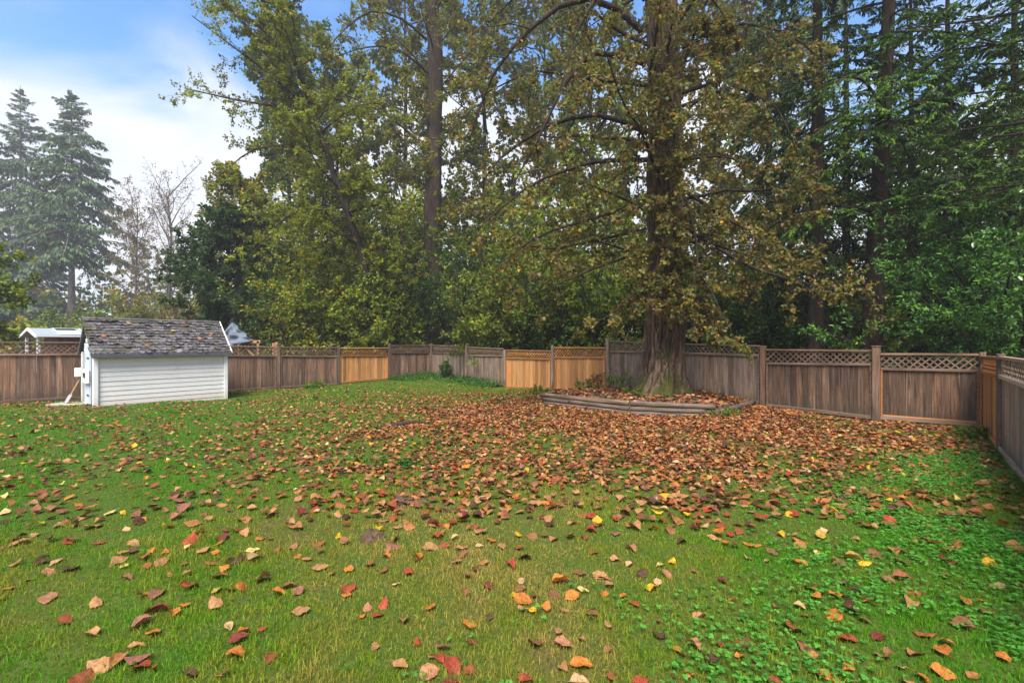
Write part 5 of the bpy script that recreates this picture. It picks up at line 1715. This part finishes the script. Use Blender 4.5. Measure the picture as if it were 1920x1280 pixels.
SPEC = {
    0: '210,880,95,pk 425,910,60,t 290,990,60,rb 690,955,95,m 615,1015,95,mv 678,1055,80,o 610,1105,70,t 605,1168,105,mv 620,1205,90,r 680,1212,50,o 440,1190,120,t 520,1175,90,ob 370,1245,140,rb 690,880,85,mv 628,885,60,o 765,968,75,o 825,935,40,o 855,848,88,r 1085,865,66,o 1020,865,50,r 965,872,52,my 955,938,72,t 980,805,70,rb 995,768,50,o 840,790,50,t 1170,825,95,t 1238,882,62,o 1325,870,70,mv 1285,848,60,b 1340,962,75,t 1018,1035,52,pt 1062,1090,78,m 1088,1060,60,o 1168,1040,45,r 1040,1165,100,o 1200,1172,66,rb 985,1245,64,ob 845,1245,72,db 565,800,55,b 755,790,36,t 715,735,72,pk 655,750,50,rb 900,690,78,t 970,655,58,o 1125,682,62,py 1305,660,52,pk 215,762,75,pk 320,748,85,db 190,722,85,db 248,722,60,pt 300,1275,40,o 40,838,50,o 12,880,40,o 75,650,80,pk 70,628,70,db 145,612,50,t 420,570,95,t 435,640,55,r 595,650,60,t 850,640,80,r 838,672,45,py 880,605,55,o 850,570,80,ob 755,577,65,y 780,540,65,pk 700,500,60,t 675,487,50,ob 800,473,60,mv 830,503,75,mv 485,518,60,py 240,497,75,pk 1090,612,55,t 1200,628,50,t 1160,628,50,o 985,630,70,m 735,692,45,o 675,680,40,o 955,697,40,o 1420,760,70,t 1360,720,50,t 1320,705,50,o 1475,785,45,b',
    640: '28,850,80,r 20,880,55,o 240,830,42,py 115,935,52,pk 190,918,62,r 170,958,66,r 95,967,42,o 398,930,55,o 265,1180,82,t 395,1210,92,pk 440,1148,72,r 500,1190,112,r 488,1248,85,m 575,1197,62,rb 395,1135,56,t 455,1105,75,mv 340,1077,52,r 150,1105,46,t 565,1005,76,o 580,1073,52,m 645,836,62,m 560,794,52,m 510,735,58,pk 596,766,46,m 755,750,62,r 800,815,46,pt 800,848,62,b 772,880,44,y 812,900,82,o 860,882,46,r 910,936,56,o 810,942,60,t 850,945,52,y 990,940,48,t 1022,880,72,o 945,870,66,b 978,815,88,o 1075,842,56,py 1195,825,55,pk 1168,862,56,o 1248,870,42,o 1110,952,68,b 1298,895,72,rb 1380,830,76,y 1405,810,52,pt 1415,738,46,py 1470,720,50,y 1185,1000,50,t 970,1032,50,pk 1063,1062,36,t 1412,982,42,b 1405,1045,68,db 1180,1118,36,b 1072,1175,104,o 990,1192,62,t 1062,1252,90,pt 825,1245,84,r 1200,1237,60,rb 1325,1252,84,r 1505,1112,64,o 305,776,62,r 120,742,62,rb 35,762,56,o 400,672,82,t 548,1274,44,y 625,602,70,pk 665,635,65,o 790,665,55,rb 235,665,75,mv 205,675,50,t 500,632,42,pt 615,665,40,pt 1220,608,50,mv 1380,590,60,o 1470,575,50,b 1030,560,50,t 1080,617,52,rb 1290,672,70,pk 1340,770,60,db 1450,780,60,pk 660,970,40,db',
    1280: '80,955,70,pk 270,1075,92,b 50,1087,82,t 495,1010,102,rb 540,1090,86,b 475,1096,50,ob 575,1137,52,ob 435,1157,60,b 400,1257,68,r 30,1218,50,o 670,972,96,o 680,886,82,o 755,955,86,db 800,990,50,b 735,1065,82,r 865,1066,66,m 565,850,70,rb 708,830,62,mv 560,962,62,rb 520,930,54,pt 418,920,42,b 590,890,50,o 890,1138,86,t 910,1132,50,b 970,1186,62,pt 735,1187,66,o 760,1255,62,o 1010,930,72,pk 1085,1065,86,rb 1150,1130,88,o 1180,1102,62,o 1235,1030,92,b 1265,1000,60,b 1165,1222,98,o 1090,1250,92,o 1000,1255,60,t 1295,1242,62,ob 1365,745,72,y 1400,835,72,pt 980,805,76,rb 920,818,60,b 1010,872,82,rb 1450,1000,72,db 742,715,92,my 810,738,60,y 300,655,82,o 185,810,56,m 385,733,42,t 525,740,66,o 440,610,46,y 215,885,40,o 1160,795,50,b 1255,912,60,o 1320,900,50,o 1420,1170,60,o 1500,840,60,m 850,697,80,b 500,860,45,b 755,628,60,pk 600,690,40,py 825,920,50,o 1350,960,60,b 1190,735,80,m 165,1075,40,rb 365,1080,35,b 325,1168,40,m 250,1130,40,o'}
FORMS = ['nearly flat', 'cupped', 'half folded', 'curled', 'twisted']

def fallen_proto(form, k):
    rr = np.random.RandomState(50 + form * 7 + k)
    rows, cols = 9, 3
    bend = (0.08, 0.2, 0.12, 0.6, 0.3)[form] * rr.uniform(0.8, 1.2)
    cup = (0.06, 0.34, 0.75, 0.25, 0.15)[form] * rr.uniform(0.85, 1.15)
    twist = (0.1, 0.0, 0.15, 0.2, 1.1)[form] * (1 if k % 2 else -1)
    V, P = [], []
    asp = rr.uniform(0.74, 0.92)
    for j in range(rows + 1):
        t = j / rows
        w = 0.5 * asp * (math.sin(math.pi * min(1, t ** 0.72)) ** 0.62 * (1 - 0.35 * max(0, t - 0.7) / 0.3) if 0 < t < 1 else 0.04)
        w *= 1 + rr.uniform(-0.1, 0.08)
        an = bend * t * 1.6
        cx = t if bend < 0.05 else math.sin(an) / (bend * 1.6)
        cz = 0 if bend < 0.05 else -(1 - math.cos(an)) / (bend * 1.6)
        tw = twist * (t - 0.4)
        for i in range(-cols, cols + 1):
            u = i / cols
            y = u * w
            z = abs(u) ** 1.4 * w * cup + rr.uniform(-0.022, 0.022) * (0.4 + abs(u)) + 0.04 * math.sin(u * 5 + t * 9 + k) * abs(u)
            c, s = math.cos(tw), math.sin(tw)
            V.append((cx - 0.5 - (0.1 * abs(u) if j == 0 else 0), y * c - z * s, cz + y * s + z * c))
    W = 2 * cols + 1
    for j in range(rows):
        for i in range(W - 1):
            a = j * W + i
            P.append((a, a + 1, a + W + 1, a + W))
    # stalk
    n0 = len(V)
    sx, sz = -0.5, 0.0
    yd = rr.uniform(-0.3, 0.3)
    for q in range(4):
        f = q / 3
        for a in range(3):
            V.append((sx - 0.42 * f, yd * f * f + 0.012 * math.cos(a * 2.09), sz + 0.1 * f * (1 - f) + 0.012 * math.sin(a * 2.09)))
    for q in range(3):
        for a in range(3):
            b = n0 + q * 3
            P.append((b + a, b + (a + 1) % 3, b + 3 + (a + 1) % 3, b + 3 + a))
    me = mk_mesh('fallen_leaf', V, [P], smooth=True, mat=M['fallen'])
    return me
FP = [[fallen_proto(f, k) for k in range(3)] for f in range(5)]

def vnoise(x, y, s, seed=0):
    """smooth value noise in plan, 0..1"""
    rr = np.random.RandomState(seed)
    g = rr.uniform(0, 1, (64, 64))
    u = np.asarray(x) * s + 17.3; v = np.asarray(y) * s + 9.1
    i, j = np.floor(u).astype(int), np.floor(v).astype(int)
    fu, fv = u - i, v - j
    fu = fu * fu * (3 - 2 * fu); fv = fv * fv * (3 - 2 * fv)
    a = lambda p, q: g[p % 64, q % 64]
    return (a(i, j) * (1 - fu) + a(i + 1, j) * fu) * (1 - fv) + (a(i, j + 1) * (1 - fu) + a(i + 1, j + 1) * fu) * fv

def shed_clear(x, y):
    c, s = math.cos(SHED[2]), math.sin(SHED[2])
    dx, dy = x - SHED[1][0], y - SHED[1][1]
    lx, ly = dx * c + dy * s, -dx * s + dy * c
    return ~((lx > -0.05) & (lx < 3.35) & (ly > -0.05) & (ly < 2.0))

def litter_density(x, y):
    d = 27 + 420 * np.exp(-((x - 4.3) / 4.6) ** 2 - ((y - 11.0) / 3.3) ** 2) + 80 * np.exp(-((x + 0.8) / 4.2) ** 2 - ((y - 10.5) / 4.8) ** 2) + 100 * np.exp(-((x - 3.8) / 3.2) ** 2 - ((y - 7.0) / 1.8) ** 2)
    d += 50 * np.exp(-((x - 8.0) / 2.3) ** 2 - ((y - 9.2) / 2.4) ** 2)
    d = d + 16 * np.exp(-((x + 4) / 5) ** 2 - ((y - 9) / 4) ** 2)
    d = d + 38 * np.exp(-((x - 0.9) / 2.8) ** 2 - ((y - 5.8) / 1.5) ** 2)
    back = 1 / (1 + np.exp((y - 17.5 + 0.12 * x) * 1.3))
    d = d * (0.22 + 0.78 * back)
    green = np.exp(-((x - 5.6) / 1.5) ** 2 - ((y - 6.4) / 1.0) ** 2)
    d = d * (1 - 0.55 * green)
    d = d * (0.35 + 1.3 * vnoise(x, y, 0.9, 3)) * (0.45 + 1.1 * vnoise(x, y, 3.1, 4))
    return d

def build_leaves():
    rng = np.random.RandomState(77)
    names = list(PAL)
    listed = []
    for ox, txt in SPEC.items():
        for w in txt.split():
            cx, cy, ln, c = w.split(',')
            X = ox + float(cx) * 0.42188; Y = 740 + float(cy) * 0.42188
            d = EYE * F / (Y - 640)
            d = (EYE - 0.035) * F / (Y - 640)
            size = float(np.clip(float(ln) * 0.42188 * d / F * (0.94 if d < 3.4 else 0.9), 0.055, 0.18))
            listed.append(((X - 960) / F * d, d, size, K[c]))
    # random ones over the whole yard
    N = 300000
    x = rng.uniform(-15, 10.5, N); y = rng.uniform(2.2, 24, N)
    area = 25.5 * 21.8
    p = litter_density(x, y) * area / N
    ok = (rng.uniform(0, 1, N) < p) & (beyond(x, y) < -0.12) & shed_clear(x, y)
    ok &= ~in_bed(np.column_stack([x, y]))
    ok &= (np.abs(x) < y * 1.16 + 1.0)
    # close to the lens most leaves are those listed from the photo
    ok &= ~((y < 3.7) & (rng.uniform(0, 1, N) < 0.93)) & ~((y >= 3.7) & (y < 4.7) & (rng.uniform(0, 1, N) < 0.55))
    x, y = x[ok], y[ok]
    L = np.array([(a, b) for a, b, _, _ in listed])
    far = np.ones(len(x), bool)
    for i in range(len(x)):
        if y[i] < 6: far[i] = np.min(np.hypot(L[:, 0] - x[i], L[:, 1] - y[i])) > 0.11
    x, y = x[far], y[far]
    # bed leaves
    bx = rng.uniform(0.8, 6.7, 2600); by = rng.uniform(10.8, 15.8, 2600)
    ib = in_bed(np.column_stack([bx, by])) & (np.hypot(bx - TREE[0], by - TREE[1]) > 0.62)
    bx, by = bx[ib], by[ib]
    wts = np.array([0.16, 0.035, 0.06, 0.07, 0.17, 0.03, 0.04, 0.03, 0.21, 0.12, 0.014, 0.01, 0.18, 0.005]); wts /= wts.sum()
    size = (0.055 + 0.085 * rng.beta(2, 2.4, len(x))) * np.where(y > 5.5, 0.86, 1.1)
    cn = rng.choice(len(names), len(x), p=wts)
    # nearest become individuals
    infr = np.abs(x / y) < 1.09
    order = np.argsort(np.where(infr, y - size * 6, 1e9))
    n_ind = max(0, 292 - len(listed))
    ind = order[:n_ind]
    rest = np.ones(len(x), bool); rest[ind] = False
    items = listed + [(x[i], y[i], size[i], names[cn[i]]) for i in ind]
    used = {}
    info = []
    for (a, b, s, c) in items:
        f = int(rng.choice(5, p=[0.27, 0.25, 0.18, 0.17, 0.13]))
        info.append((a, b, s, c, f))
    XY = np.array([(i[0], i[1]) for i in info])
    def sz(s): return 'large' if s > 0.14 else ('small' if s < 0.095 else 'mid-sized')
    def zone(a, b):
        xp = 960 + F * a / b
        yp = 640 + EYE * F / b
        h = ['far left', 'left', 'centre left', 'centre right', 'right', 'far right'][int(np.clip(xp / 320, 0, 5))]
        v = 'front edge' if yp > 1180 else ('near lawn' if yp > 1080 else ('middle lawn' if yp > 990 else 'farther lawn'))
        return v, h
    for n, (a, b, s, c, f) in enumerate(info):
        d = np.hypot(XY[:, 0] - a, XY[:, 1] - b); d[n] = 9e9
        nb = int(np.argmin(d))
        v, h = zone(a, b)
        cand = [f'{sz(s)} {FORMS[f]} {c} fallen leaf, {v} {h}',
                f'{FORMS[f]} {c} fallen leaf by a {info[nb][3]} one, {v} {h}',
                f'{FORMS[f]} {c} fallen leaf by a {FORMS[info[nb][4]]} {info[nb][3]} leaf, {v} {h}']
        o = bpy.data.objects.new('fallen_leaf', FP[f][int(rng.randint(3))])
        z = float(gz(a, b)) + 0.012 + s * (0.03, 0.05, 0.06, 0.09, 0.11)[f] + rng.uniform(0, 0.012)
        o.location = (a, b, z)
        flip = math.pi if (f in (0, 1, 3) and rng.uniform() < 0.45) else 0
        o.rotation_euler = (flip + rng.normal(0, 0.22), rng.normal(0, 0.2), rng.uniform(0, 6.283))
        o.scale = (s, s * rng.uniform(0.85, 1.05), s)
        cc = np.array(PAL[c]) * rng.uniform(0.85, 1.18)
        o.color = (*cc, 1)
        link(o)
        info[n] = info[n] + (cand, o)
    seen = {}
    for it in info: seen.setdefault(it[5][0], []).append(it)
    taken = set()
    for lab, g in seen.items():
        if len(g) == 1:
            taken.add(lab); tag(g[0][6], lab, 'leaf', 'fallen leaves on the lawn')
            continue
        for it in sorted(g, key=lambda q: q[0] / q[1]):
            lb = next((q for q in it[5][1:] if q not in taken), None)
            if lb is None:
                for w in ('nearest', 'second', 'third', 'fourth', 'leftmost', 'farthest'):
                    lb = w + ' ' + it[5][0]
                    if lb not in taken: break
            taken.add(lb)
            tag(it[6], lb, 'leaf', 'fallen leaves on the lawn')
    # a few on the shed roof
    P0, ang, (ey, ez, sa, sl, X0, X1) = SHED[1:]
    ca, sn = math.cos(ang), math.sin(ang)
    spots = [(0.25, 0.45, 'orange', 'orange leaf low on the shed roof near its door end'), (1.5, 0.78, 'pale tan', 'pale tan leaf on the middle of the shed roof'),
             (1.95, 0.62, 'pale yellow', 'pale yellow leaf half way up the shed roof'), (2.6, 0.4, 'tan', 'tan leaf low on the shed roof toward its white edge'),
             (1.2, 0.18, 'pinkish tan', 'pinkish leaf resting just above the dark shed fascia'), (2.95, 0.5, 'orange brown', 'orange brown leaf beside the white roof edge'),
             (0.9, 0.88, 'pale tan', 'pale leaf near the ridge of the shed roof'), (2.35, 0.82, 'reddish brown', 'reddish brown leaf near the ridge, toward the white edge')]
    for (lx, f, c, lb) in spots:
        ly = ey + f * sl * math.cos(sa); lz = ez + f * sl * math.sin(sa) + 0.055
        o = bpy.data.objects.new('fallen_leaf', FP[rng.randint(4)][0])
        o.location = (P0[0] + lx * ca - ly * sn, P0[1] + lx * sn + ly * ca, lz)
        o.rotation_euler = Euler((sa + rng.normal(0, 0.2), rng.normal(0, 0.2), ang + rng.normal(0, 0.2)))
        s = rng.uniform(0.1, 0.15); o.scale = (s, s, s); o.color = (*PAL[c], 1)
        link(o); tag(o, lb, 'leaf', 'fallen leaves on the shed roof')
    # the remaining litter as one object
    rx = np.concatenate([x[rest], bx]); ry = np.concatenate([y[rest], by])
    n = len(rx)
    bedf = np.concatenate([np.zeros(rest.sum(), bool), np.ones(len(bx), bool)])
    rz = gz(rx, ry) + rng.uniform(0.015, 0.055, n)
    rz[bedf] = bed_height(np.column_stack([bx, by])) + rng.uniform(0.01, 0.05, len(bx))
    rs = np.concatenate([size[rest], rng.uniform(0.08, 0.15, len(bx))])
    rc = np.array([PAL[q] for q in names])[np.concatenate([cn[rest], rng.choice(len(names), len(bx), p=wts)])]
    rc = rc * rng.uniform(0.75, 1.15, (n, 1))
    # 3x5 grid leaves with curl
    rows, cols = 3, 1
    T = np.linspace(0, 1, rows + 1)
    Wd = 0.41 * np.where((T > 0) & (T < 1), np.sin(np.pi * np.minimum(1, T ** 0.72)) ** 0.65, 0.06)
    bend = rng.uniform(-0.9, 1.1, n); cup = rng.uniform(-0.3, 0.9, n); tw = rng.normal(0, 0.5, n)
    loc = np.zeros((n, rows + 1, 3, 3))
    for j, t in enumerate(T):
        for i, u in enumerate((-1, 0, 1)):
            yv = u * Wd[j]; zv = abs(u) * Wd[j] * cup - bend * (t - 0.5) ** 2 * 0.9
            a = tw * (t - 0.5)
            loc[:, j, i, 0] = t - 0.5
            loc[:, j, i, 1] = yv * np.cos(a) - zv * np.sin(a)
            loc[:, j, i, 2] = yv * np.sin(a) + zv * np.cos(a)
    yaw = rng.uniform(0, 6.283, n); pit = rng.normal(0, 0.25, n); rol = rng.normal(0, 0.28, n) + np.where(rng.uniform(0, 1, n) < 0.4, math.pi, 0)
    cy_, sy_, cp, sp, cr, sr = np.cos(yaw), np.sin(yaw), np.cos(pit), np.sin(pit), np.cos(rol), np.sin(rol)
    Rm = np.stack([np.stack([cy_ * cp, cy_ * sp * sr - sy_ * cr, cy_ * sp * cr + sy_ * sr], -1),
                   np.stack([sy_ * cp, sy_ * sp * sr + cy_ * cr, sy_ * sp * cr - cy_ * sr], -1),
                   np.stack([-sp, cp * sr, cp * cr], -1)], 1)
    V = np.einsum('nij,nrcj->nrci', Rm, loc * rs[:, None, None, None]) + np.stack([rx, ry, rz], -1)[:, None, None, :]
    V = V.reshape(-1, 3)
    k = (rows + 1) * 3
    q = []
    for j in range(rows):
        for i in (0, 1):
            a = j * 3 + i
            q.append((a, a + 1, a + 4, a + 3))
    P = (np.arange(n)[:, None, None] * k + np.array(q)[None]).reshape(-1, 4)
    o = mobj('leaf_litter', mk_mesh('leaf_litter', V, [P], np.repeat(rc, k, axis=0), True, M['litter']))
    tag(o, 'thick litter of brown fallen leaves spread over the lawn', 'leaf litter', kind='stuff')
    print('litter', n, 'individual', len(info))
build_leaves()

# ================================================================ grass and clover
def grass_colour(rng, x, y):
    n = vnoise(x, y, 0.55, 11) * 0.6 + vnoise(x, y, 1.7, 12) * 0.4
    dry = 0.5 * np.exp(-((x + 0.5) / 3.2) ** 2 - ((y - 4.3) / 3.0) ** 2) + 0.6 * np.exp(-((x - 2.5) / 4.5) ** 2 - ((y - 9.5) / 3.5) ** 2) + 0.10
    lush = 0.75 * np.exp(-((x - 3.2) / 1.9) ** 2 - ((y - 3.6) / 1.9) ** 2) + 0.85 * np.exp(-((x + 8.5) / 5.5) ** 2 - ((y - 9.5) / 5) ** 2) + 0.5 * np.exp(-((x + 3) / 4) ** 2 - ((y - 21) / 3.5) ** 2)
    f = np.clip(dry + 0.06 - lush + (n - 0.5) * 0.9 + rng.normal(0, 0.2, len(x)) + (vnoise(x, y, 5.0, 13) - 0.5) * 0.5, 0, 1)[:, None]
    green = np.array([0.075, 0.27, 0.010]); olive = np.array([0.25, 0.27, 0.02]); straw = np.array([0.42, 0.3, 0.085])
    c = np.where(f < 0.5, green + (olive - green) * f * 2, olive + (straw - olive) * (f - 0.5) * 2)
    return c * rng.uniform(0.5, 1.4, (len(x), 1))

def on_lawn(x, y):
    return (beyond(x, y) < -0.02) & shed_clear(x, y) & ~in_bed(np.column_stack([x, y])) & (np.abs(x) < y * 1.13 + 0.6)

def build_grass():
    rng = np.random.RandomState(5)
    Vs, Ps3, Ps4, Cs = [], [], [], []
    off = 0
    for (y0, y1, dens, w, h, two) in ((1.9, 4.2, 6500, 0.004, 0.048, True), (1.9, 4.2, 9000, 0.005, 0.03, False), (4.2, 7.0, 3000, 0.0065, 0.05, False), (4.2, 7.0, 3800, 0.008, 0.032, False), (7.0, 12.0, 1300, 0.011, 0.052, False), (12.0, 24.0, 380, 0.02, 0.06, False)):
        xm = 1.14 * y1 + 0.9
        n = int(dens * 2 * xm * (y1 - y0))
        x = rng.uniform(-xm, xm, n); y = rng.uniform(y0, y1, n)
        ok = on_lawn(x, y)
        # worn thin in places
        bald = vnoise(x, y, 1.2, 21) * 0.6 + vnoise(x, y, 4.0, 22) * 0.4
        ok &= rng.uniform(0, 1, n) < np.clip(1.5 - 1.3 * bald, 0.25, 1)
        ok &= rng.uniform(0, 1, n) > 0.8 * np.clip(litter_density(x, y) / 150 - 0.2, 0, 1)
        x, y = x[ok], y[ok]; n = len(x)
        # gather in tufts
        tu = vnoise(x, y, 14.0, 24) + 0.5 * vnoise(x, y, 33.0, 25)
        ok = rng.uniform(0, 1, n) < np.clip(tu * 1.5 - 0.2, 0.3, 1); x, y = x[ok], y[ok]; n = len(x)
        z = gz(x, y) - 0.004
        a = rng.uniform(0, 6.283, n)
        lean = np.abs(rng.normal(0.4 if h > 0.035 else 1.0, 0.35, n))
        hh = h * rng.uniform(0.45, 1.25, n) * (0.75 + 0.5 * vnoise(x, y, 2.2, 23))
        ww = w * rng.uniform(0.6, 1.3, n)
        dx, dy = np.cos(a), np.sin(a)
        b = rng.uniform(0, 6.283, n)
        sx, sy = np.cos(b) * ww * 0.5, np.sin(b) * ww * 0.5
        col = grass_colour(rng, x, y)
        B = np.stack([x, y, z], 1)
        S = np.stack([sx, sy, np.zeros(n)], 1)
        Dv = np.stack([dx, dy, np.zeros(n)], 1)
        Zv = np.array([0, 0, 1.0])
        tip = B + Dv * (hh * np.sin(lean))[:, None] + Zv * (hh * np.cos(lean))[:, None]
        if two:
            mid = B + Dv * (hh * 0.45 * np.sin(lean * 0.5))[:, None] + Zv * (hh * 0.55 * np.cos(lean * 0.5))[:, None]
            V = np.stack([B - S, B + S, mid + S * 0.8, mid - S * 0.8, tip], 1).reshape(-1, 3)
            i = np.arange(n)[:, None] * 5 + off
            Ps4.append(i + np.array([[0, 1, 2, 3]])); Ps3.append(i + np.array([[3, 2, 4]]))
            k = 5
        else:
            V = np.stack([B - S, B + S, tip], 1).reshape(-1, 3)
            Ps3.append(np.arange(n)[:, None] * 3 + off + np.array([[0, 1, 2]]))
            k = 3
        Vs.append(V); Cs.append(np.repeat(col, k, axis=0)); off += len(V)
    me = mk_mesh('lawn_grass', np.concatenate(Vs), [np.concatenate(Ps4), np.concatenate(Ps3)], np.concatenate(Cs), mat=M['blade'])
    o = mobj('lawn_grass', me)
    tag(o, 'short green and straw coloured grass of the lawn', 'grass', kind='stuff')
    # clover
    n = 150000
    x = rng.uniform(-6, 9.5, n); y = rng.uniform(1.9, 10.0, n)
    d = 1.0 * np.exp(-((x - y * 1.0) / 1.5) ** 2) * np.clip((9.2 - y) / 3, 0, 1) + 0.75 * np.exp(-((x - 1.6) / 1.0) ** 2 - ((y - 2.5) / 0.8) ** 2) + 0.6 * np.exp(-((x - 6.2) / 1.3) ** 2 - ((y - 6.9) / 1.0) ** 2)
    d *= np.clip((vnoise(x, y, 1.5, 31) - 0.25) * 2.2, 0, 1)
    d += 0.5 * np.exp(-((x + 2.2) / 0.35) ** 2 - ((y - 7.0) / 0.25) ** 2)
    ok = (rng.uniform(0, 1, n) < d) & on_lawn(x, y)
    x, y = x[ok], y[ok]; n = len(x)
    hz = gz(x, y) + rng.uniform(0.022, 0.062, n)
    ph = rng.uniform(0, 6.283, n)
    Pp, Dd, Nn, Sz = [], [], [], []
    tilt = rng.normal(0, 0.3, (n, 2))
    for q in range(3):
        a = ph + q * 2.094 + rng.normal(0, 0.12, n)
        Pp.append(np.stack([x, y, hz], 1))
        Dd.append(np.stack([np.cos(a), np.sin(a), rng.normal(0.05, 0.2, n)], 1))
        Nn.append(np.stack([tilt[:, 0], tilt[:, 1], np.ones(n)], 1))
        Sz.append(rng.uniform(0.014, 0.027, n))
    col = np.array([0.085, 0.26, 0.035]) * rng.uniform(0.6, 1.5, (n, 1)) * (1 + rng.uniform(-0.1, 0.1, (n, 3)))
    me = leaves_mesh('clover', np.concatenate(Pp), np.concatenate(Dd), unit(np.concatenate(Nn)), np.concatenate(Sz), np.concatenate([col] * 3), M['leaf'], 0.95, False, 0.08)
    o = mobj('clover', me)
    tag(o, 'low clover spreading through the grass by the right fence', 'clover', kind='stuff')
build_grass()

# ================================================================ small things on the ground
def build_small():
    rr = np.random.RandomState(8)
    # molehill of grey crumbly soil, and a flatter dark scrape
    for (x, y, w, h, lb) in ((-1.28, 4.24, 0.11, 0.07, 'small grey crumbly soil mound in the middle of the lawn'), (-1.2, 5.25, 0.2, 0.02, 'flat dark scrape of bare soil behind the grey mound')):
        V, P = [], []
        nr, na = 12, 30
        for i in range(nr + 1):
            r = i / nr
            for a in range(na):
                t = a / na * 6.283
                rad = w * r * (1 + 0.2 * math.sin(3 * t + 1) + 0.1 * math.sin(7 * t))
                V.append((rad * math.cos(t), rad * math.sin(t) * 0.8, h * (1 - r ** 1.6) + rr.uniform(-0.5, 0.5) * (h * 0.55) * (1 - 0.5 * r) - 0.012 * (i == nr)))
        for i in range(nr):
            for a in range(na):
                P.append((i * na + a, i * na + (a + 1) % na, (i + 1) * na + (a + 1) % na, (i + 1) * na + a))
        o = mobj('soil_mound', mk_mesh('soil_mound', V, [P], mat=M['soil']))
        o.location = (x, y, float(gz(x, y)) + 0.012)
        tag(o, lb, 'soil mound')
    # exposed grey root
    A = Acc()
    q = [px(705, 806, 9.45), px(740, 800, 9.8), px(775, 795, 10.1), px(815, 792, 10.3)]
    for v in q: v[2] = float(gz(v[0], v[1])) + 0.01
    q[1][2] += 0.025; q[2][2] += 0.03
    A.add(*tubes(smooth_path(q, 12)[None], [0.05], [0.025], 9))
    q2 = [q[1], q[1] + [0.3, 0.2, 0.02], q[1] + [0.7, 0.55, -0.05]]
    A.add(*tubes(smooth_path(q2, 8)[None], [0.06], [0.02], 8))
    me = A.mesh('exposed_root', M['bark'])
    o = mobj('exposed_root', me)
    tag(o, 'grey exposed root breaking through the leafy lawn', 'root')
    WP = [(3, (0.07, 0.13, 0.025)), (2, G_LIME), (1, G_MID)]
    def weed(x, y, Y, H, W, seed, lb, pal=WP, z=None, size=0.05, ns=9, k=6, lean=0.6, l2=0.42):
        p = px(x, y, Y)
        p[2] = (float(bed_height(p[None, :2])[0]) if bool(in_bed(p[None, :2])[0]) else float(gz(p[0], p[1]))) if z is None else z
        bush('weed_plant', lb, 'weeds round the yard', p, H, W, seed, ns=ns, m2=5, m3=3, k=k, size=size, pal=pal, cat='plant', r=0.012, lean=lean, l2=l2)
    weed(1158, 722, 14.2, 0.62, 0.6, 201, 'leafy green weed beside the tall grey post')
    weed(1097, 728, 14.6, 0.42, 0.6, 202, 'low green weed in front of the second orange panel')
    weed(1120, 728, 14.5, 0.48, 0.5, 203, 'withered reddish weed in front of the second orange panel', [(2, G_RUST), (2, (0.12, 0.05, 0.03)), (1, G_BRONZE)])
    weed(1356, 772, 10.95, 0.24, 0.3, 204, 'small green weed at the right end of the log edging', size=0.045)
    weed(833, 704, 22.6, 0.95, 0.1, 205, 'ivy stem climbing the grey fence near the far corner', [(3, (0.04, 0.1, 0.02)), (1, G_MID)], size=0.09, lean=0.1, l2=0.16)
    weed(738, 876, 6.75, 0.10, 0.5, 206, 'flat broad leaved weed in the middle of the lawn', [(3, (0.05, 0.14, 0.025))], size=0.045)
    weed(1828, 824, 8.7, 0.2, 0.3, 207, 'small weed by the right fence corner', size=0.05)
    weed(1010, 735, 16.5, 0.25, 0.5, 208, 'small weed below the low orange panel', size=0.06)
    weed(590, 730, 18.9, 0.3, 0.5, 209, 'tuft of weeds at the foot of the left fence', size=0.07)
    weed(1190, 738, 12.6, 0.16, 0.4, 210, 'low weed on the bed left of the mossy trunk foot', size=0.04)
    # grass bank under the far corner
    rng = np.random.RandomState(12)
    n = 9000
    t = rng.uniform(0, 1, n)
    seg_ = np.where(rng.uniform(0, 1, n) < 0.5, 0, 1)
    a = np.where(seg_[:, None] == 0, on_line(728, 'L') + (CORNER - on_line(728, 'L')) * t[:, None], CORNER + (on_line(945, 'B') - CORNER) * t[:, None])
    inw = np.where(seg_[:, None] == 0, np.array([0.704, -0.71]), np.array([-0.722, -0.692]))
    dd = np.abs(rng.normal(0, 0.55, n))
    p = a + inw * (dd + 0.12)[:, None]
    z = gz(p[:, 0], p[:, 1])
    h = 0.06 + 0.3 * np.exp(-dd / 0.3) * rng.uniform(0.3, 1.0, n)
    P_ = np.column_stack([p, z + rng.uniform(0, 1, n) * h])
    me = leaves_mesh('ground_ivy', P_, rng.normal(0, 1, (n, 3)) + [0, 0, 0.2], unit(rng.normal(0, 0.5, (n, 3)) + [0, -0.3, 1.0]), rng.uniform(0.05, 0.11, n),
                     palette(rng, n, [(3, (0.05, 0.125, 0.02)), (2, (0.075, 0.16, 0.025)), (1, (0.03, 0.075, 0.018))]), M['leaf'], 0.75)
    o = mobj('ground_ivy', me)
    tag(o, 'bright green ground cover along the foot of the far corner', 'ground cover', kind='stuff')
build_small()

# ================================================================ damp autumn air
def build_haze():
    me = box_me('haze', -240, 240, -240, 240, -1.6, 52.0)
    t = NT('haze')
    pv = t.n('ShaderNodeVolumePrincipled')
    pv.inputs['Color'].default_value = (0.97, 0.98, 1.0, 1)
    pv.inputs['Density'].default_value = HAZE
    pv.inputs['Anisotropy'].default_value = 0.2
    t.l(pv.outputs[0], t.out.inputs['Volume'])
    me.materials.append(t.m)
    o = mobj('haze', me)
    tag(o, 'thin damp haze between the trees', 'haze', kind='stuff')
HAZE = 0.0012
build_haze()
for o in scene.objects:
    if o.type == 'MESH' and o.data.materials and False:
        pass
print('triangles', sum(len(o.data.loops) - 2 * len(o.data.polygons) for o in scene.objects if o.type == 'MESH'))
